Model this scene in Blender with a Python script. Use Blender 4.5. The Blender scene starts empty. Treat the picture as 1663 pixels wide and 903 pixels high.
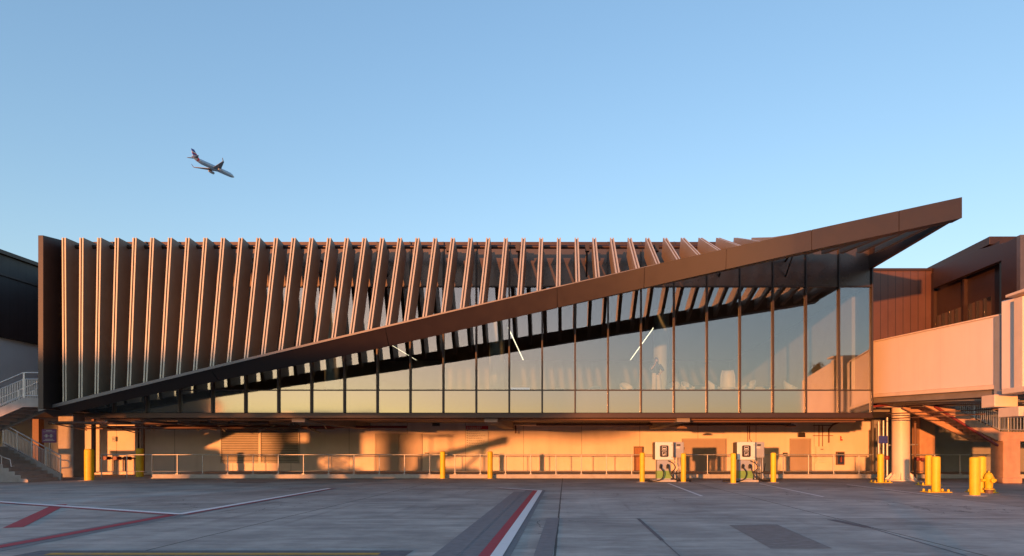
import bpy, bmesh, math, random
from mathutils import Vector, Matrix
random.seed(7)
R = math.radians
S = bpy.context.scene
C = S.collection
PI = math.pi
# ---------------------------------------------------------------- camera model
VX, VY, F, EYE = 918.0, 732.0, 1000.0, 1.45
def X(px, D): return (px-VX)/F*D
def Z(py, D): return (VY-py)/F*D+EYE
YG, YW, YK, YT = 27.9, 37.6, 32.2, 26.2      # glass, undercroft wall, kerb face, fin tops
KZ = 0.22                                     # walkway height
# ---------------------------------------------------------------- materials
MATS = {}
def nt(m):
    m.use_nodes = True
    return m.node_tree.nodes, m.node_tree.links
def mat(name, col, rough=.5, metal=0., var=.12, scale=3., bump=0., bscale=40., stretch=(1,1,1), spec=.5, dirt=0., coat=0., rnd=0.):
    if name in MATS: return MATS[name]
    m = bpy.data.materials.new(name); N, L = nt(m)
    b = N['Principled BSDF']
    b.inputs['Roughness'].default_value = rough
    b.inputs['Metallic'].default_value = metal
    b.inputs['Specular IOR Level'].default_value = spec
    b.inputs['Coat Weight'].default_value = coat
    tc = N.new('ShaderNodeTexCoord'); mp = N.new('ShaderNodeMapping')
    mp.inputs['Scale'].default_value = stretch
    L.new(tc.outputs['Object'], mp.inputs['Vector'])
    n = N.new('ShaderNodeTexNoise'); n.inputs['Scale'].default_value = scale
    n.inputs['Detail'].default_value = 6; n.inputs['Roughness'].default_value = .6
    L.new(mp.outputs[0], n.inputs['Vector'])
    r = N.new('ShaderNodeValToRGB')
    r.color_ramp.elements[0].position = .3; r.color_ramp.elements[1].position = .7
    r.color_ramp.elements[0].color = [c*(1-var) for c in col]+[1]
    r.color_ramp.elements[1].color = [min(1,c*(1+var)) for c in col]+[1]
    L.new(n.outputs['Fac'], r.inputs['Fac'])
    out = r.outputs['Color']
    if dirt > 0:
        n2 = N.new('ShaderNodeTexNoise'); n2.inputs['Scale'].default_value = .7; n2.inputs['Detail'].default_value = 8
        mp2 = N.new('ShaderNodeMapping'); mp2.inputs['Scale'].default_value = (2.5,2.5,.35)
        L.new(tc.outputs['Object'], mp2.inputs['Vector']); L.new(mp2.outputs[0], n2.inputs['Vector'])
        r2 = N.new('ShaderNodeValToRGB'); r2.color_ramp.elements[0].position = .5; r2.color_ramp.elements[1].position = .75
        L.new(n2.outputs['Fac'], r2.inputs['Fac'])
        mu = N.new('ShaderNodeMath'); mu.operation = 'MULTIPLY'; mu.inputs[1].default_value = dirt
        L.new(r2.outputs['Color'], mu.inputs[0])
        mx = N.new('ShaderNodeMix'); mx.data_type = 'RGBA'
        L.new(mu.outputs[0], mx.inputs['Factor']); L.new(out, mx.inputs['A'])
        mx.inputs['B'].default_value = [c*.45 for c in col]+[1]
        out = mx.outputs['Result']
    L.new(out, b.inputs['Base Color'])
    if rnd > 0:
        oi=N.new('ShaderNodeObjectInfo'); ra=N.new('ShaderNodeMapRange'); ra.inputs['To Min'].default_value=1-rnd; ra.inputs['To Max'].default_value=1+rnd
        L.new(oi.outputs['Random'],ra.inputs['Value']); hs=N.new('ShaderNodeHueSaturation'); L.new(ra.outputs[0],hs.inputs['Value']); L.new(out,hs.inputs['Color'])
        out=hs.outputs['Color']; L.new(out,b.inputs['Base Color'])
    rr = N.new('ShaderNodeMapRange'); rr.inputs['To Min'].default_value = max(.02,rough-.08); rr.inputs['To Max'].default_value = min(1,rough+.08)
    L.new(n.outputs['Fac'], rr.inputs['Value']); L.new(rr.outputs[0], b.inputs['Roughness'])
    if bump > 0:
        nb = N.new('ShaderNodeTexNoise'); nb.inputs['Scale'].default_value = bscale; nb.inputs['Detail'].default_value = 4
        L.new(tc.outputs['Object'], nb.inputs['Vector'])
        bp = N.new('ShaderNodeBump'); bp.inputs['Strength'].default_value = bump; bp.inputs['Distance'].default_value = .02
        L.new(nb.outputs['Fac'], bp.inputs['Height']); L.new(bp.outputs[0], b.inputs['Normal'])
    MATS[name] = m
    return m
def emis(name, col, strength):
    m = bpy.data.materials.new(name); N, L = nt(m); N.clear()
    e = N.new('ShaderNodeEmission'); e.inputs[0].default_value = (*col,1); e.inputs[1].default_value = strength
    o = N.new('ShaderNodeOutputMaterial'); L.new(e.outputs[0], o.inputs[0]); return m
def glass_mat(name, tint, refl, back=None):
    """coated pane: mirror reflection mixed with tinted see-through (or an opaque backing)"""
    m = bpy.data.materials.new(name); N, L = nt(m); N.clear()
    g = N.new('ShaderNodeBsdfGlossy'); g.inputs['Roughness'].default_value = .012 if back is None else .06
    g.inputs['Color'].default_value = (1,.90,.90,1)
    if back is None:
        t = N.new('ShaderNodeBsdfTransparent'); t.inputs[0].default_value = (*tint,1)
    else:
        t = N.new('ShaderNodeBsdfDiffuse'); t.inputs[0].default_value = (*back,1)
    lw = N.new('ShaderNodeLayerWeight'); lw.inputs['Blend'].default_value = .25
    mr = N.new('ShaderNodeMapRange'); mr.inputs['To Min'].default_value = refl; mr.inputs['To Max'].default_value = .95
    L.new(lw.outputs['Fresnel'], mr.inputs['Value'])
    tc = N.new('ShaderNodeTexCoord'); n = N.new('ShaderNodeTexNoise'); n.inputs['Scale'].default_value = .5; n.inputs['Detail'].default_value = 1
    L.new(tc.outputs['Object'], n.inputs['Vector'])
    bp = N.new('ShaderNodeBump'); bp.inputs['Strength'].default_value = .05; bp.inputs['Distance'].default_value = .05
    L.new(n.outputs['Fac'], bp.inputs['Height']); L.new(bp.outputs[0], g.inputs['Normal'])
    mx = N.new('ShaderNodeMixShader'); L.new(mr.outputs[0], mx.inputs[0]); L.new(t.outputs[0], mx.inputs[1]); L.new(g.outputs[0], mx.inputs[2])
    o = N.new('ShaderNodeOutputMaterial'); L.new(mx.outputs[0], o.inputs[0]); return m
def lines_on(m, axis, period, offset, width, depth):
    """dark joints repeated along one object axis, mixed over a material's base colour"""
    N, L = nt(m); b = N['Principled BSDF']; src = b.inputs['Base Color'].links[0].from_socket
    tc = N.new('ShaderNodeTexCoord'); sp = N.new('ShaderNodeSeparateXYZ'); L.new(tc.outputs['Object'], sp.inputs[0])
    a = N.new('ShaderNodeMath'); a.operation = 'ADD'; a.inputs[1].default_value = -offset+width/2; L.new(sp.outputs[axis], a.inputs[0])
    w = N.new('ShaderNodeMath'); w.operation = 'FLOORED_MODULO'; w.inputs[1].default_value = period; L.new(a.outputs[0], w.inputs[0])
    l = N.new('ShaderNodeMath'); l.operation = 'LESS_THAN'; l.inputs[1].default_value = width; L.new(w.outputs[0], l.inputs[0])
    k = N.new('ShaderNodeMath'); k.operation = 'MULTIPLY'; k.inputs[1].default_value = depth; L.new(l.outputs[0], k.inputs[0])
    mx = N.new('ShaderNodeMix'); mx.data_type = 'RGBA'; L.new(k.outputs[0], mx.inputs['Factor']); L.new(src, mx.inputs['A'])
    mx.inputs['B'].default_value = (.01,.01,.012,1)
    L.new(mx.outputs['Result'], b.inputs['Base Color'])
    return m

M_bronze  = mat('bronze_metal', (.045,.024,.019), .42, .35, .10, 2., .03, 300)
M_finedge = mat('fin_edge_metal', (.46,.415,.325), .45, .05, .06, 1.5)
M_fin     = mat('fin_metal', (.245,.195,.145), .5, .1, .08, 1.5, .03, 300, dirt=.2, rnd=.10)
M_blade   = mat('blade_metal', (.0235,.0150,.0138), .45, .1, .10, 2., .03, 300)
M_dark    = mat('dark_metal', (.035,.026,.024), .4, .3, .1, 2.)
M_mull    = mat('mullion_metal', (.034,.023,.02), .45, .2, .08, 2.)
M_clad    = lines_on(mat('cladding_brown', (.11,.052,.04), .45, .2, .08, 1.2, .03, 200), 0, .38, 0, .035, .7)
M_cladd   = mat('cladding_dark', (.03,.027,.028), .5, .2, .1, 1.5)
M_white   = mat('painted_white_wall', (.62,.62,.62), .7, 0, .05, .8, .06, 60, dirt=.12)
M_stucco  = lines_on(mat('undercroft_stucco', (.68,.58,.51), .85, 0, .06, .7, .12, 50, dirt=.22), 0, 3.55, 1.0, .03, .55)
M_conc    = mat('column_concrete', (.33,.30,.28), .85, 0, .16, 2.5, .25, 25, dirt=.35)
M_kerb    = mat('kerb_concrete', (.38,.36,.34), .85, 0, .12, 3, .2, 30, dirt=.2)
M_soffit  = mat('soffit_dark', (.20,.17,.15), .8, 0, .15, 2)
M_yellow  = mat('bollard_yellow', (.74,.47,.012), .5, 0, .1, 4, .05, 30, dirt=.35, rnd=.08)
M_galv    = mat('galvanised_steel', (.48,.48,.48), .45, .6, .12, 12)
M_steel   = mat('brushed_steel', (.42,.38,.34), .35, .8, .1, 10)
M_bridge  = lines_on(mat('bridge_white_paint', (.76,.65,.58), .5, 0, .035, .6, .02, 20, dirt=.12), 1, 1.25, .2, .012, .1)
M_charger = mat('charger_white', (.66,.62,.56), .4, 0, .05, 2, .02, 20, dirt=.12)
M_tan     = mat('tan_concrete', (.46,.27,.175), .85, 0, .16, 2.5, .25, 25, dirt=.4)
M_cream   = mat('cream_paint', (.72,.57,.45), .5, 0, .06, 2, .03, 20, dirt=.15)
M_greyp   = mat('grey_paint', (.30,.31,.33), .5, 0, .08, 3, dirt=.1)
M_door    = mat('door_paint', (.34,.27,.235), .5, 0, .05, 1, .02, 20, dirt=.15)
M_black   = mat('black_rubber', (.012,.012,.013), .55, 0, .1, 8)
M_rust    = mat('red_pipe_paint', (.19,.028,.026), .5, 0, .12, 6)
M_brownp  = mat('brown_pipe_paint', (.16,.085,.06), .6, 0, .15, 6)
M_louvre  = mat('louvre_metal', (.42,.38,.33), .55, .1, .08, 3)
M_wood    = mat('brown_board', (.30,.13,.06), .6, 0, .2, 6, stretch=(6,6,1))
M_wfab    = mat('white_shell', (.52,.51,.49), .5, 0, .04, 4)
M_green   = mat('green_panel', (.16,.30,.07), .45, 0, .1, 4)
M_screen  = mat('dark_screen', (.035,.022,.022), .25, 0, .05, 4)
M_red     = mat('red_paint', (.50,.02,.03), .5, 0, .1, 5)
M_blue    = mat('blue_paint', (.03,.05,.30), .5, 0, .1, 5)
M_purple  = mat('purple_sign', (.16,.05,.16), .5, 0, .1, 5)
M_skin    = mat('skin', (.52,.33,.25), .55, 0, .05, 8)
M_hair    = mat('brown_hair', (.06,.035,.02), .6, 0, .2, 30)
M_cloth1  = mat('dark_cloth', (.035,.037,.045), .9, 0, .15, 12)
M_cloth2  = mat('pale_cloth', (.50,.46,.40), .9, 0, .1, 12)
M_carpet  = mat('lounge_carpet', (.12,.11,.11), .95, 0, .15, 4)
M_ceil    = mat('lounge_ceiling', (.09,.085,.085), .8, 0, .06, 2)
M_inwall  = mat('lounge_wall', (.34,.31,.28), .8, 0, .06, 2)
M_incol   = mat('lounge_column', (.34,.38,.38), .5, 0, .04, 2)
M_counter = mat('counter_dark', (.08,.07,.07), .4, 0, .08, 3)
M_alu     = mat('aircraft_grey', (.40,.47,.55), .35, .3, .04, .3)
M_tyre    = mat('tyre', (.02,.02,.02), .8, 0, .1, 8)
M_glass   = glass_mat('tinted_glass', (.82,.87,.86), .125)
M_span    = glass_mat('spandrel_glass', None, .225, (.045,.05,.05))
M_gloss   = glass_mat('dark_window', None, .12, (.012,.012,.014))
M_lamp    = emis('warm_light_strip', (1,.80,.52), .5)

# ---------------------------------------------------------------- mesh helpers
class MB:
    def __init__(s): s.v=[]; s.f=[]; s.sm=[]; s.mi=[]; s.cur=0
    def add(s, vs, fs, smooth=False):
        o=len(s.v); s.v += [tuple(v) for v in vs]
        for f in fs: s.f.append([o+i for i in f]); s.sm.append(smooth); s.mi.append(s.cur)
        return s
    def box(s, x0,x1,y0,y1,z0,z1):
        s.add([(x0,y0,z0),(x1,y0,z0),(x1,y1,z0),(x0,y1,z0),(x0,y0,z1),(x1,y0,z1),(x1,y1,z1),(x0,y1,z1)],
              [(0,3,2,1),(4,5,6,7),(0,1,5,4),(1,2,6,5),(2,3,7,6),(3,0,4,7)]); return s
    def hexa(s, p):   # 8 points: bottom ring ccw then top ring
        s.add(p, [(0,3,2,1),(4,5,6,7),(0,1,5,4),(1,2,6,5),(2,3,7,6),(3,0,4,7)]); return s
    def prism(s, poly, axis, a, b):   # polygon of 2d points extruded along axis from a to b
        def P(q,t):
            return (t,q[0],q[1]) if axis==0 else ((q[0],t,q[1]) if axis==1 else (q[0],q[1],t))
        n=len(poly); vs=[P(q,a) for q in poly]+[P(q,b) for q in poly]
        fs=[list(range(n))[::-1], list(range(n,2*n))]+[(i,(i+1)%n,n+(i+1)%n,n+i) for i in range(n)]
        s.add(vs,fs); return s
    def tube(s, pts, r, n=8, caps=True):
        pts=[Vector(p) for p in pts]; rings=[]
        rad = r if isinstance(r,(list,tuple)) else [r]*len(pts)
        up=None
        for i,p in enumerate(pts):
            d=(pts[min(i+1,len(pts)-1)]-pts[max(i-1,0)]).normalized()
            if up is None:
                up = Vector((0,0,1)) if abs(d.z)<.9 else Vector((1,0,0))
            a=d.cross(up)
            if a.length<1e-4: a=d.orthogonal()
            a.normalize(); b=a.cross(d).normalized(); up=b
            rings.append([p+(a*math.cos(2*PI*k/n)+b*math.sin(2*PI*k/n))*rad[i] for k in range(n)])
        vs=[v for q in rings for v in q]; fs=[]
        for i in range(len(pts)-1):
            for k in range(n): fs.append((i*n+k,i*n+(k+1)%n,(i+1)*n+(k+1)%n,(i+1)*n+k))
        s.add(vs,fs,True)
        if caps: s.add(rings[0],[list(range(n))]); s.add(rings[-1],[list(range(n))[::-1]])
        return s
    def lathe(s, prof, c=(0,0,0), n=20, smooth=True):
        vs=[];fs=[]
        for r,z in prof:
            for k in range(n): vs.append((c[0]+r*math.cos(2*PI*k/n), c[1]+r*math.sin(2*PI*k/n), c[2]+z))
        for i in range(len(prof)-1):
            for k in range(n): fs.append((i*n+k,i*n+(k+1)%n,(i+1)*n+(k+1)%n,(i+1)*n+k))
        s.add(vs,fs,smooth); 
        s.add(vs[:n],[list(range(n))[::-1]]); s.add(vs[-n:],[list(range(n))]); return s
    def build(s, name, m, parent=None, bevel=0, seg=2):
        me=bpy.data.meshes.new(name); me.from_pydata(s.v,[],s.f)
        ms = m if isinstance(m,(list,tuple)) else [m]
        for q in ms: me.materials.append(q)
        for p,sm,mi in zip(me.polygons,s.sm,s.mi): p.use_smooth=sm; p.material_index=mi
        bm=bmesh.new(); bm.from_mesh(me); bmesh.ops.remove_doubles(bm,verts=bm.verts,dist=1e-5)
        bmesh.ops.recalc_face_normals(bm,faces=bm.faces)
        for e in bm.edges:
            if len(e.link_faces)==2 and (e.link_faces[0].smooth!=e.link_faces[1].smooth or e.calc_face_angle(0)>R(50)): e.smooth=False
        bm.to_mesh(me); bm.free()
        o=bpy.data.objects.new(name,me); C.objects.link(o)
        if parent:
            o.parent=parent
        if bevel>0:
            b=o.modifiers.new('bevel','BEVEL'); b.width=bevel; b.segments=seg; b.limit_method='ANGLE'; b.angle_limit=R(40)
        return o
def tag(o, label, cat, group=None):
    o['label']=label; o['category']=cat
    if group: o['group']=group
    return o
def thing(name, label, cat, loc=(0,0,0), rz=0, group=None):
    o=bpy.data.objects.new(name,None); C.objects.link(o); o.location=loc; o.rotation_euler=(0,0,rz); o.empty_display_size=.3
    return tag(o,label,cat,group)
def struct(o): o['kind']='structure'; return o
def copy_tree(o, parent=None):
    c=o.copy(); C.objects.link(c)
    if parent: c.parent=parent
    for ch in list(o.children): copy_tree(ch,c)
    return c
def place(proto, first, loc, rz, label, group):
    o = proto if first else copy_tree(proto)
    o.location=loc; o.rotation_euler=(0,0,rz); o['label']=label
    if group: o['group']=group
    return o
def box(name, m, parent, *a, bevel=0): return MB().box(*a).build(name,m,parent,bevel)

# ================================================================ GROUND
def ground_material():
    m=bpy.data.materials.new('apron_concrete'); N,L=nt(m); b=N['Principled BSDF']
    tc=N.new('ShaderNodeTexCoord'); O=tc.outputs['Object']
    def noise(scale,stretch,detail=8,rough=.6):
        mp=N.new('ShaderNodeMapping'); mp.inputs['Scale'].default_value=stretch; L.new(O,mp.inputs[0])
        n=N.new('ShaderNodeTexNoise'); n.inputs['Scale'].default_value=scale; n.inputs['Detail'].default_value=detail; n.inputs['Roughness'].default_value=rough
        L.new(mp.outputs[0],n.inputs[0]); return n.outputs['Fac']
    def ramp(f,p0,p1,c0=(0,0,0,1),c1=(1,1,1,1)):
        r=N.new('ShaderNodeValToRGB'); r.color_ramp.elements[0].position=p0; r.color_ramp.elements[1].position=p1
        r.color_ramp.elements[0].color=c0; r.color_ramp.elements[1].color=c1; L.new(f,r.inputs[0]); return r.outputs[0]
    def mix(f,a,bb,blend='MIX'):
        x=N.new('ShaderNodeMix'); x.data_type='RGBA'; x.blend_type=blend
        if isinstance(f,float): x.inputs['Factor'].default_value=f
        else: L.new(f,x.inputs['Factor'])
        for nme,v in (('A',a),('B',bb)):
            if isinstance(v,tuple): x.inputs[nme].default_value=v
            else: L.new(v,x.inputs[nme])
        return x.outputs['Result']
    def mul(a,k):
        q=N.new('ShaderNodeMath'); q.operation='MULTIPLY'; L.new(a,q.inputs[0]); q.inputs[1].default_value=k; return q.outputs[0]
    base=ramp(noise(.45,(1,1,1),10,.68),.33,.68,(.125,.122,.124,1),(.27,.265,.262,1))
    base=mix(mul(ramp(noise(1.0,(.5,1.7,1),10,.7),.44,.66),.55),base,(.085,.083,.086,1))      # streaky sweeping marks
    base=mix(mul(ramp(noise(1.3,(.45,1.8,1),10,.72),.52,.72),.5),base,(.38,.375,.37,1))
    base=mix(mul(ramp(noise(.12,(1,1,1),5),.52,.66),.5),base,(.10,.097,.098,1))               # broad stains
    base=mix(mul(ramp(noise(9,(1,1,1),4),.62,.72),.3),base,(.07,.068,.068,1))               # oil spots
    tm=noise(1.0,(2.6,.10,1),6,.62)
    tmask=ramp(noise(.18,(1,1,1),3),.46,.6)
    tt=N.new('ShaderNodeMath'); tt.operation='MULTIPLY'; L.new(ramp(tm,.56,.66),tt.inputs[0]); L.new(tmask,tt.inputs[1])
    base=mix(mul(tt.outputs[0],.5),base,(.075,.073,.075,1))                                    # tyre marks
    vo=N.new('ShaderNodeTexVoronoi'); vo.feature='DISTANCE_TO_EDGE'; vo.inputs['Scale'].default_value=.22
    wd=N.new('ShaderNodeTexNoise'); wd.inputs['Scale'].default_value=.9; wd.inputs['Detail'].default_value=6; L.new(O,wd.inputs[0])
    wa=N.new('ShaderNodeVectorMath'); wa.operation='MULTIPLY_ADD'; wa.inputs[1].default_value=(1.6,)*3; L.new(wd.outputs['Color'],wa.inputs[0]); L.new(O,wa.inputs[2]); L.new(wa.outputs[0],vo.inputs['Vector'])
    cr=N.new('ShaderNodeMath'); cr.operation='LESS_THAN'; cr.inputs[1].default_value=.0035; L.new(vo.outputs['Distance'],cr.inputs[0])
    cm=N.new('ShaderNodeMath'); cm.operation='MULTIPLY'; L.new(cr.outputs[0],cm.inputs[0]); L.new(ramp(noise(.15,(1,1,1),2),.5,.56),cm.inputs[1])
    base=mix(mul(cm.outputs[0],.7),base,(.03,.03,.03,1))                                       # hairline cracks
    # broom finish
    base=mix(mul(ramp(noise(6,(.35,9,1),3),.35,.65),.22),base,(.10,.10,.10,1))
    # slab joints
    sp=N.new('ShaderNodeSeparateXYZ'); L.new(O,sp.inputs[0])
    wob=noise(1.5,(1,1,1),3)
    def joint(ax,period,off,width):
        a=N.new('ShaderNodeMath'); a.operation='ADD'; a.inputs[1].default_value=-off+width/2; L.new(sp.outputs[ax],a.inputs[0])
        w2=N.new('ShaderNodeMath'); w2.operation='MULTIPLY_ADD'; w2.inputs[1].default_value=.03; L.new(wob,w2.inputs[0]); L.new(a.outputs[0],w2.inputs[2])
        w=N.new('ShaderNodeMath'); w.operation='FLOORED_MODULO'; w.inputs[1].default_value=period; L.new(w2.outputs[0],w.inputs[0])
        l=N.new('ShaderNodeMath'); l.operation='LESS_THAN'; l.inputs[1].default_value=width; L.new(w.outputs[0],l.inputs[0]); return l.outputs[0]
    base=mix(mul(joint(0,5.95,-.13,.035),.85),base,(.02,.02,.02,1))
    base=mix(mul(joint(1,9.5,13.2,.05),.6),base,(.03,.03,.03,1))
    # slabs poured at different times
    def cell(ax,period,off):
        a=N.new('ShaderNodeMath'); a.operation='ADD'; a.inputs[1].default_value=-off; L.new(sp.outputs[ax],a.inputs[0])
        d=N.new('ShaderNodeMath'); d.operation='DIVIDE'; d.inputs[1].default_value=period; L.new(a.outputs[0],d.inputs[0])
        f=N.new('ShaderNodeMath'); f.operation='FLOOR'; L.new(d.outputs[0],f.inputs[0]); return f.outputs[0]
    cb=N.new('ShaderNodeCombineXYZ'); L.new(cell(0,5.95,-.13),cb.inputs[0]); L.new(cell(1,9.5,13.2),cb.inputs[1])
    wn=N.new('ShaderNodeTexWhiteNoise'); wn.noise_dimensions='2D'; L.new(cb.outputs[0],wn.inputs['Vector'])
    mr=N.new('ShaderNodeMapRange'); mr.inputs['To Min'].default_value=.82; mr.inputs['To Max'].default_value=1.12; L.new(wn.outputs['Value'],mr.inputs['Value'])
    cc=N.new('ShaderNodeCombineColor')
    for i in range(3): L.new(mr.outputs[0],cc.inputs[i])
    base=mix(1.0,base,cc.outputs[0],'MULTIPLY'); base=mix(1.0,base,(2.02,1.95,1.77,1),'MULTIPLY')
    L.new(base,b.inputs['Base Color'])
    rr=N.new('ShaderNodeMapRange'); rr.inputs['To Min'].default_value=.62; rr.inputs['To Max'].default_value=.9; L.new(noise(.5,(.4,1.5,1)),rr.inputs['Value'])
    L.new(rr.outputs[0],b.inputs['Roughness']); b.inputs['Specular IOR Level'].default_value=.3
    bp=N.new('ShaderNodeBump'); bp.inputs['Strength'].default_value=.35; bp.inputs['Distance'].default_value=.01
    L.new(noise(30,(1,1,1),4),bp.inputs['Height']); L.new(bp.outputs[0],b.inputs['Normal'])
    return m
g=MB(); g.add([(-2500,-2500,0),(2500,-2500,0),(2500,2500,0),(-2500,2500,0)],[(0,1,2,3)])
struct(g.build('ground',ground_material()))

def worn_paint(name,col,wear,base=(.17,.165,.168)):
    m=bpy.data.materials.new(name); N,L=nt(m); b=N['Principled BSDF']; b.inputs['Roughness'].default_value=.7
    tc=N.new('ShaderNodeTexCoord'); mp=N.new('ShaderNodeMapping'); mp.inputs['Scale'].default_value=(1,2.5,1); L.new(tc.outputs['Object'],mp.inputs[0])
    n=N.new('ShaderNodeTexNoise'); n.inputs['Scale'].default_value=5; n.inputs['Detail'].default_value=10; n.inputs['Roughness'].default_value=.7; L.new(mp.outputs[0],n.inputs[0])
    r=N.new('ShaderNodeValToRGB'); r.color_ramp.elements[0].position=max(0,wear-.12); r.color_ramp.elements[1].position=wear+.12
    r.color_ramp.elements[0].color=(*base,1); r.color_ramp.elements[1].color=(*col,1)
    L.new(n.outputs['Fac'],r.inputs[0]); L.new(r.outputs[0],b.inputs['Base Color']); return m
P_white=worn_paint('worn_white_paint',(.74,.73,.71),.27)
P_thin=worn_paint('faded_white_paint',(.62,.60,.58),.40)
P_red=worn_paint('worn_red_paint',(.36,.035,.05),.34)
P_redf=worn_paint('faded_red_paint',(.30,.05,.06),.42)
P_yel=worn_paint('worn_yellow_paint',(.52,.29,.03),.38)
P_tar=worn_paint('sealed_dark_strip',(.09,.09,.098),.42,(.17,.17,.175))
P_tar2=worn_paint('old_tar_band',(.14,.138,.142),.5,(.21,.208,.21))
P_patch=worn_paint('brown_patch',(.17,.15,.135),.45,(.27,.25,.235))
def Gp(px,py):
    D=EYE*F/(py-VY); return (X(px,D),D)
def sheet(name,poly,m,h):
    o=MB().add([(x,y,h) for x,y in poly],[list(range(len(poly)))]).build(name,m); return struct(o)
def strip(name,a,b,w,m,h,off=0):
    a=Vector((*a,0)); b=Vector((*b,0)); d=(b-a).normalized(); n=Vector((-d.y,d.x,0))
    a=a+n*off; b=b+n*off
    sheet(name,[(p.x,p.y) for p in (a-n*w/2,b-n*w/2,b+n*w/2,a+n*w/2)],m,h)
# stand boundary: white line edged with red
A0=(-23.0,20.6); A1=Gp(290,836); A2=(-9.0,23.6); A3=(-2.6,23.9); A4=Gp(877,797); A5=(-.95,3.0)
A1=(A1[0],A1[1])
strip('stand_line',A0,A1,.2,P_white,.008,.1); strip('stand_line',A0,A1,.16,P_redf,.008,-.08)
strip('stand_line',A1,A2,.2,P_white,.012,.02); strip('stand_line',A1,A2,.16,P_redf,.008,-.16)
strip('stand_line',A2,A3,.16,P_thin,.012); strip('stand_line',A3,A4,.2,P_white,.0155); strip('stand_line',A3,A4,.12,P_redf,.0155,-.17)
strip('stand_line',A4,A5,.17,P_white,.016,.0); strip('stand_line',A4,A5,.16,P_red,.016,-.168)
strip('sealed_strip',(A4[0],A4[1]+.3),A5,.72,P_tar2,.004,-.17)
strip('sealed_strip',(A4[0]-.72,A4[1]-.6),(-1.66,3.0),.36,P_tar2,.006)
strip('sealed_strip',(A4[0]+.65,13.2),(-.35,3.0),.26,P_tar2,.006)
strip('stand_line',A1,(-8.25,7.0),.24,P_red,.008,-.1); strip('sealed_strip',A1,(-8.25,7.0),.6,P_tar2,.004,-.05)
strip('hatch_line',(-13.6,16.6),(-10.4,11.6),.3,P_red,.0055)
strip('taxi_line',(-7.25,8.62),(-2.6,8.62),.15,P_yel,.008); strip('sealed_strip',(-7.6,8.68),(-2.2,8.68),.5,P_tar,.004)
for a,b in (((1085,785),(1140,806)),((1233,785.5),(1337,807)),((1375,787),(1532,806.5))):
    strip('bay_line',Gp(*a),Gp(*b),.11,P_white,.006)
strip('bay_line',(5.0,27.0),(17.5,27.0),.08,P_thin,.0055)
sheet('repair_patch',[Gp(1184,853),Gp(1262,852),Gp(1352,891),Gp(1252,891)],P_patch,.0035)
strip('repair_patch',Gp(1350,844),Gp(1411,857),.2,P_tar,.0035); strip('joint_seal',Gp(1411,857),Gp(1570,903),.035,P_tar,.0035)
strip('joint_seal',Gp(1036,842),Gp(1076,878),.07,P_tar,.0035); strip('joint_seal',Gp(1076,878),Gp(1106,905),.02,P_tar,.0035)
sheet('repair_patch',[Gp(385,782.5),Gp(440,782.5),Gp(430,784.5),Gp(378,784.5)],P_patch,.0035)
# walkway with kerb
wk=MB().box(-21.6,60,YK,YW+.05,0,KZ); struct(wk.build('pavement',M_kerb,None,.02))

# ================================================================ TERMINAL
T=thing('terminal_building','long bronze terminal with leaning louvre fins and a rising blade over glass','building',(0,30,0))
def tp(mb,name,m,bevel=0,parent=None):
    """part of the terminal: shift into the local space of its Empty"""
    mb.v=[(x-T.location.x,y-T.location.y,z) for x,y,z in mb.v]
    return mb.build(name,m,parent or T,bevel)
XL, XR = -21.75, X(1417,YG)          # ends of the glass box
ZH, ZT, ZS, ZB = Z(465,YG), Z(392.5,YG), Z(633,YG), Z(670,YG)   # head, parapet, sill, base
tp(MB().box(-48,18.85,YW,YW+.35,0,3.6),'undercroft_wall',M_stucco)
tp(MB().box(XL,XR,YG+.25,52,ZB-.02,ZS-.15),'floor_slab',M_soffit)
tp(MB().box(XL,XR,YG+.30,52,ZH+.05,ZH+.35),'lounge_ceiling',M_ceil)
tp(MB().box(XL,XR,YG+.02,52,ZT-.18,ZT),'roof',M_bronze)
tp(MB().box(XL,XR,51.3,51.6,ZS-.15,ZH+.05),'lounge_back_wall',M_inwall)
tp(MB().box(XL,XL+.2,YG+.1,52,ZS-.15,ZT-.18),'side_wall',M_inwall)
tp(MB().box(XR-.2,XR,YG+1.6,52,ZS-.15,ZT-.18),'side_wall',M_inwall)
tp(MB().box(XL+.2,XR-.2,YG+.25,51.3,ZS-.149,ZS-.10),'lounge_floor',M_carpet)
tp(MB().box(XL,XR,YG-.02,YG+.24,ZB-.24,ZB-.02),'base_beam',M_bronze,.01)
for bx in (-12.2,-3.4,5.4): tp(MB().box(bx-.3,bx+.3,YG+.24,YW,ZB-.42,ZB-.02),'floor_beam',M_soffit)
# curtain wall
NB=24; bays=[X(1416-53.55*i,YG) for i in range(NB+1)]
for i in range(NB):
    x1,x0=bays[i],bays[i+1]; x0=max(x0,XL)
    if x1<=XL: break
    t=random.uniform(-.0011,.0011); u=random.uniform(-.0011,.0011)
    for (za,zb,nm,mm) in ((ZS,ZH,'glass_pane',M_glass),(ZB,ZS-.03,'spandrel_pane',M_span)):
        h=zb-za; w=x1-x0
        yy=lambda x,z: YG+.05+(x-x0)*t+(z-za)*u
        p=[(x0,yy(x0,za),za),(x1,yy(x1,za),za),(x1,yy(x1,za)+.024,za),(x0,yy(x0,za)+.024,za),
           (x0,yy(x0,zb),zb),(x1,yy(x1,zb),zb),(x1,yy(x1,zb)+.024,zb),(x0,yy(x0,zb)+.024,zb)]
        tp(MB().hexa(p),nm,mm)
    tp(MB().box(x0+.012,x1-.012,YG+.03,YG+.09,ZH+.02,ZT-.2),'metal_panel',mat('panel_bronze',(.07,.05,.043),.28,.45,.08,1.,.02,120),.006)
    if x1-x0>.4: tp(MB().box(x1-.035,x1+.035,YG-.07,YG+.16,ZB,ZT-.02),'mullion',M_mull,.006)
tp(MB().box(XL,XL+.07,YG-.07,YG+.16,ZB,ZT-.02),'mullion',M_mull)
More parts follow.
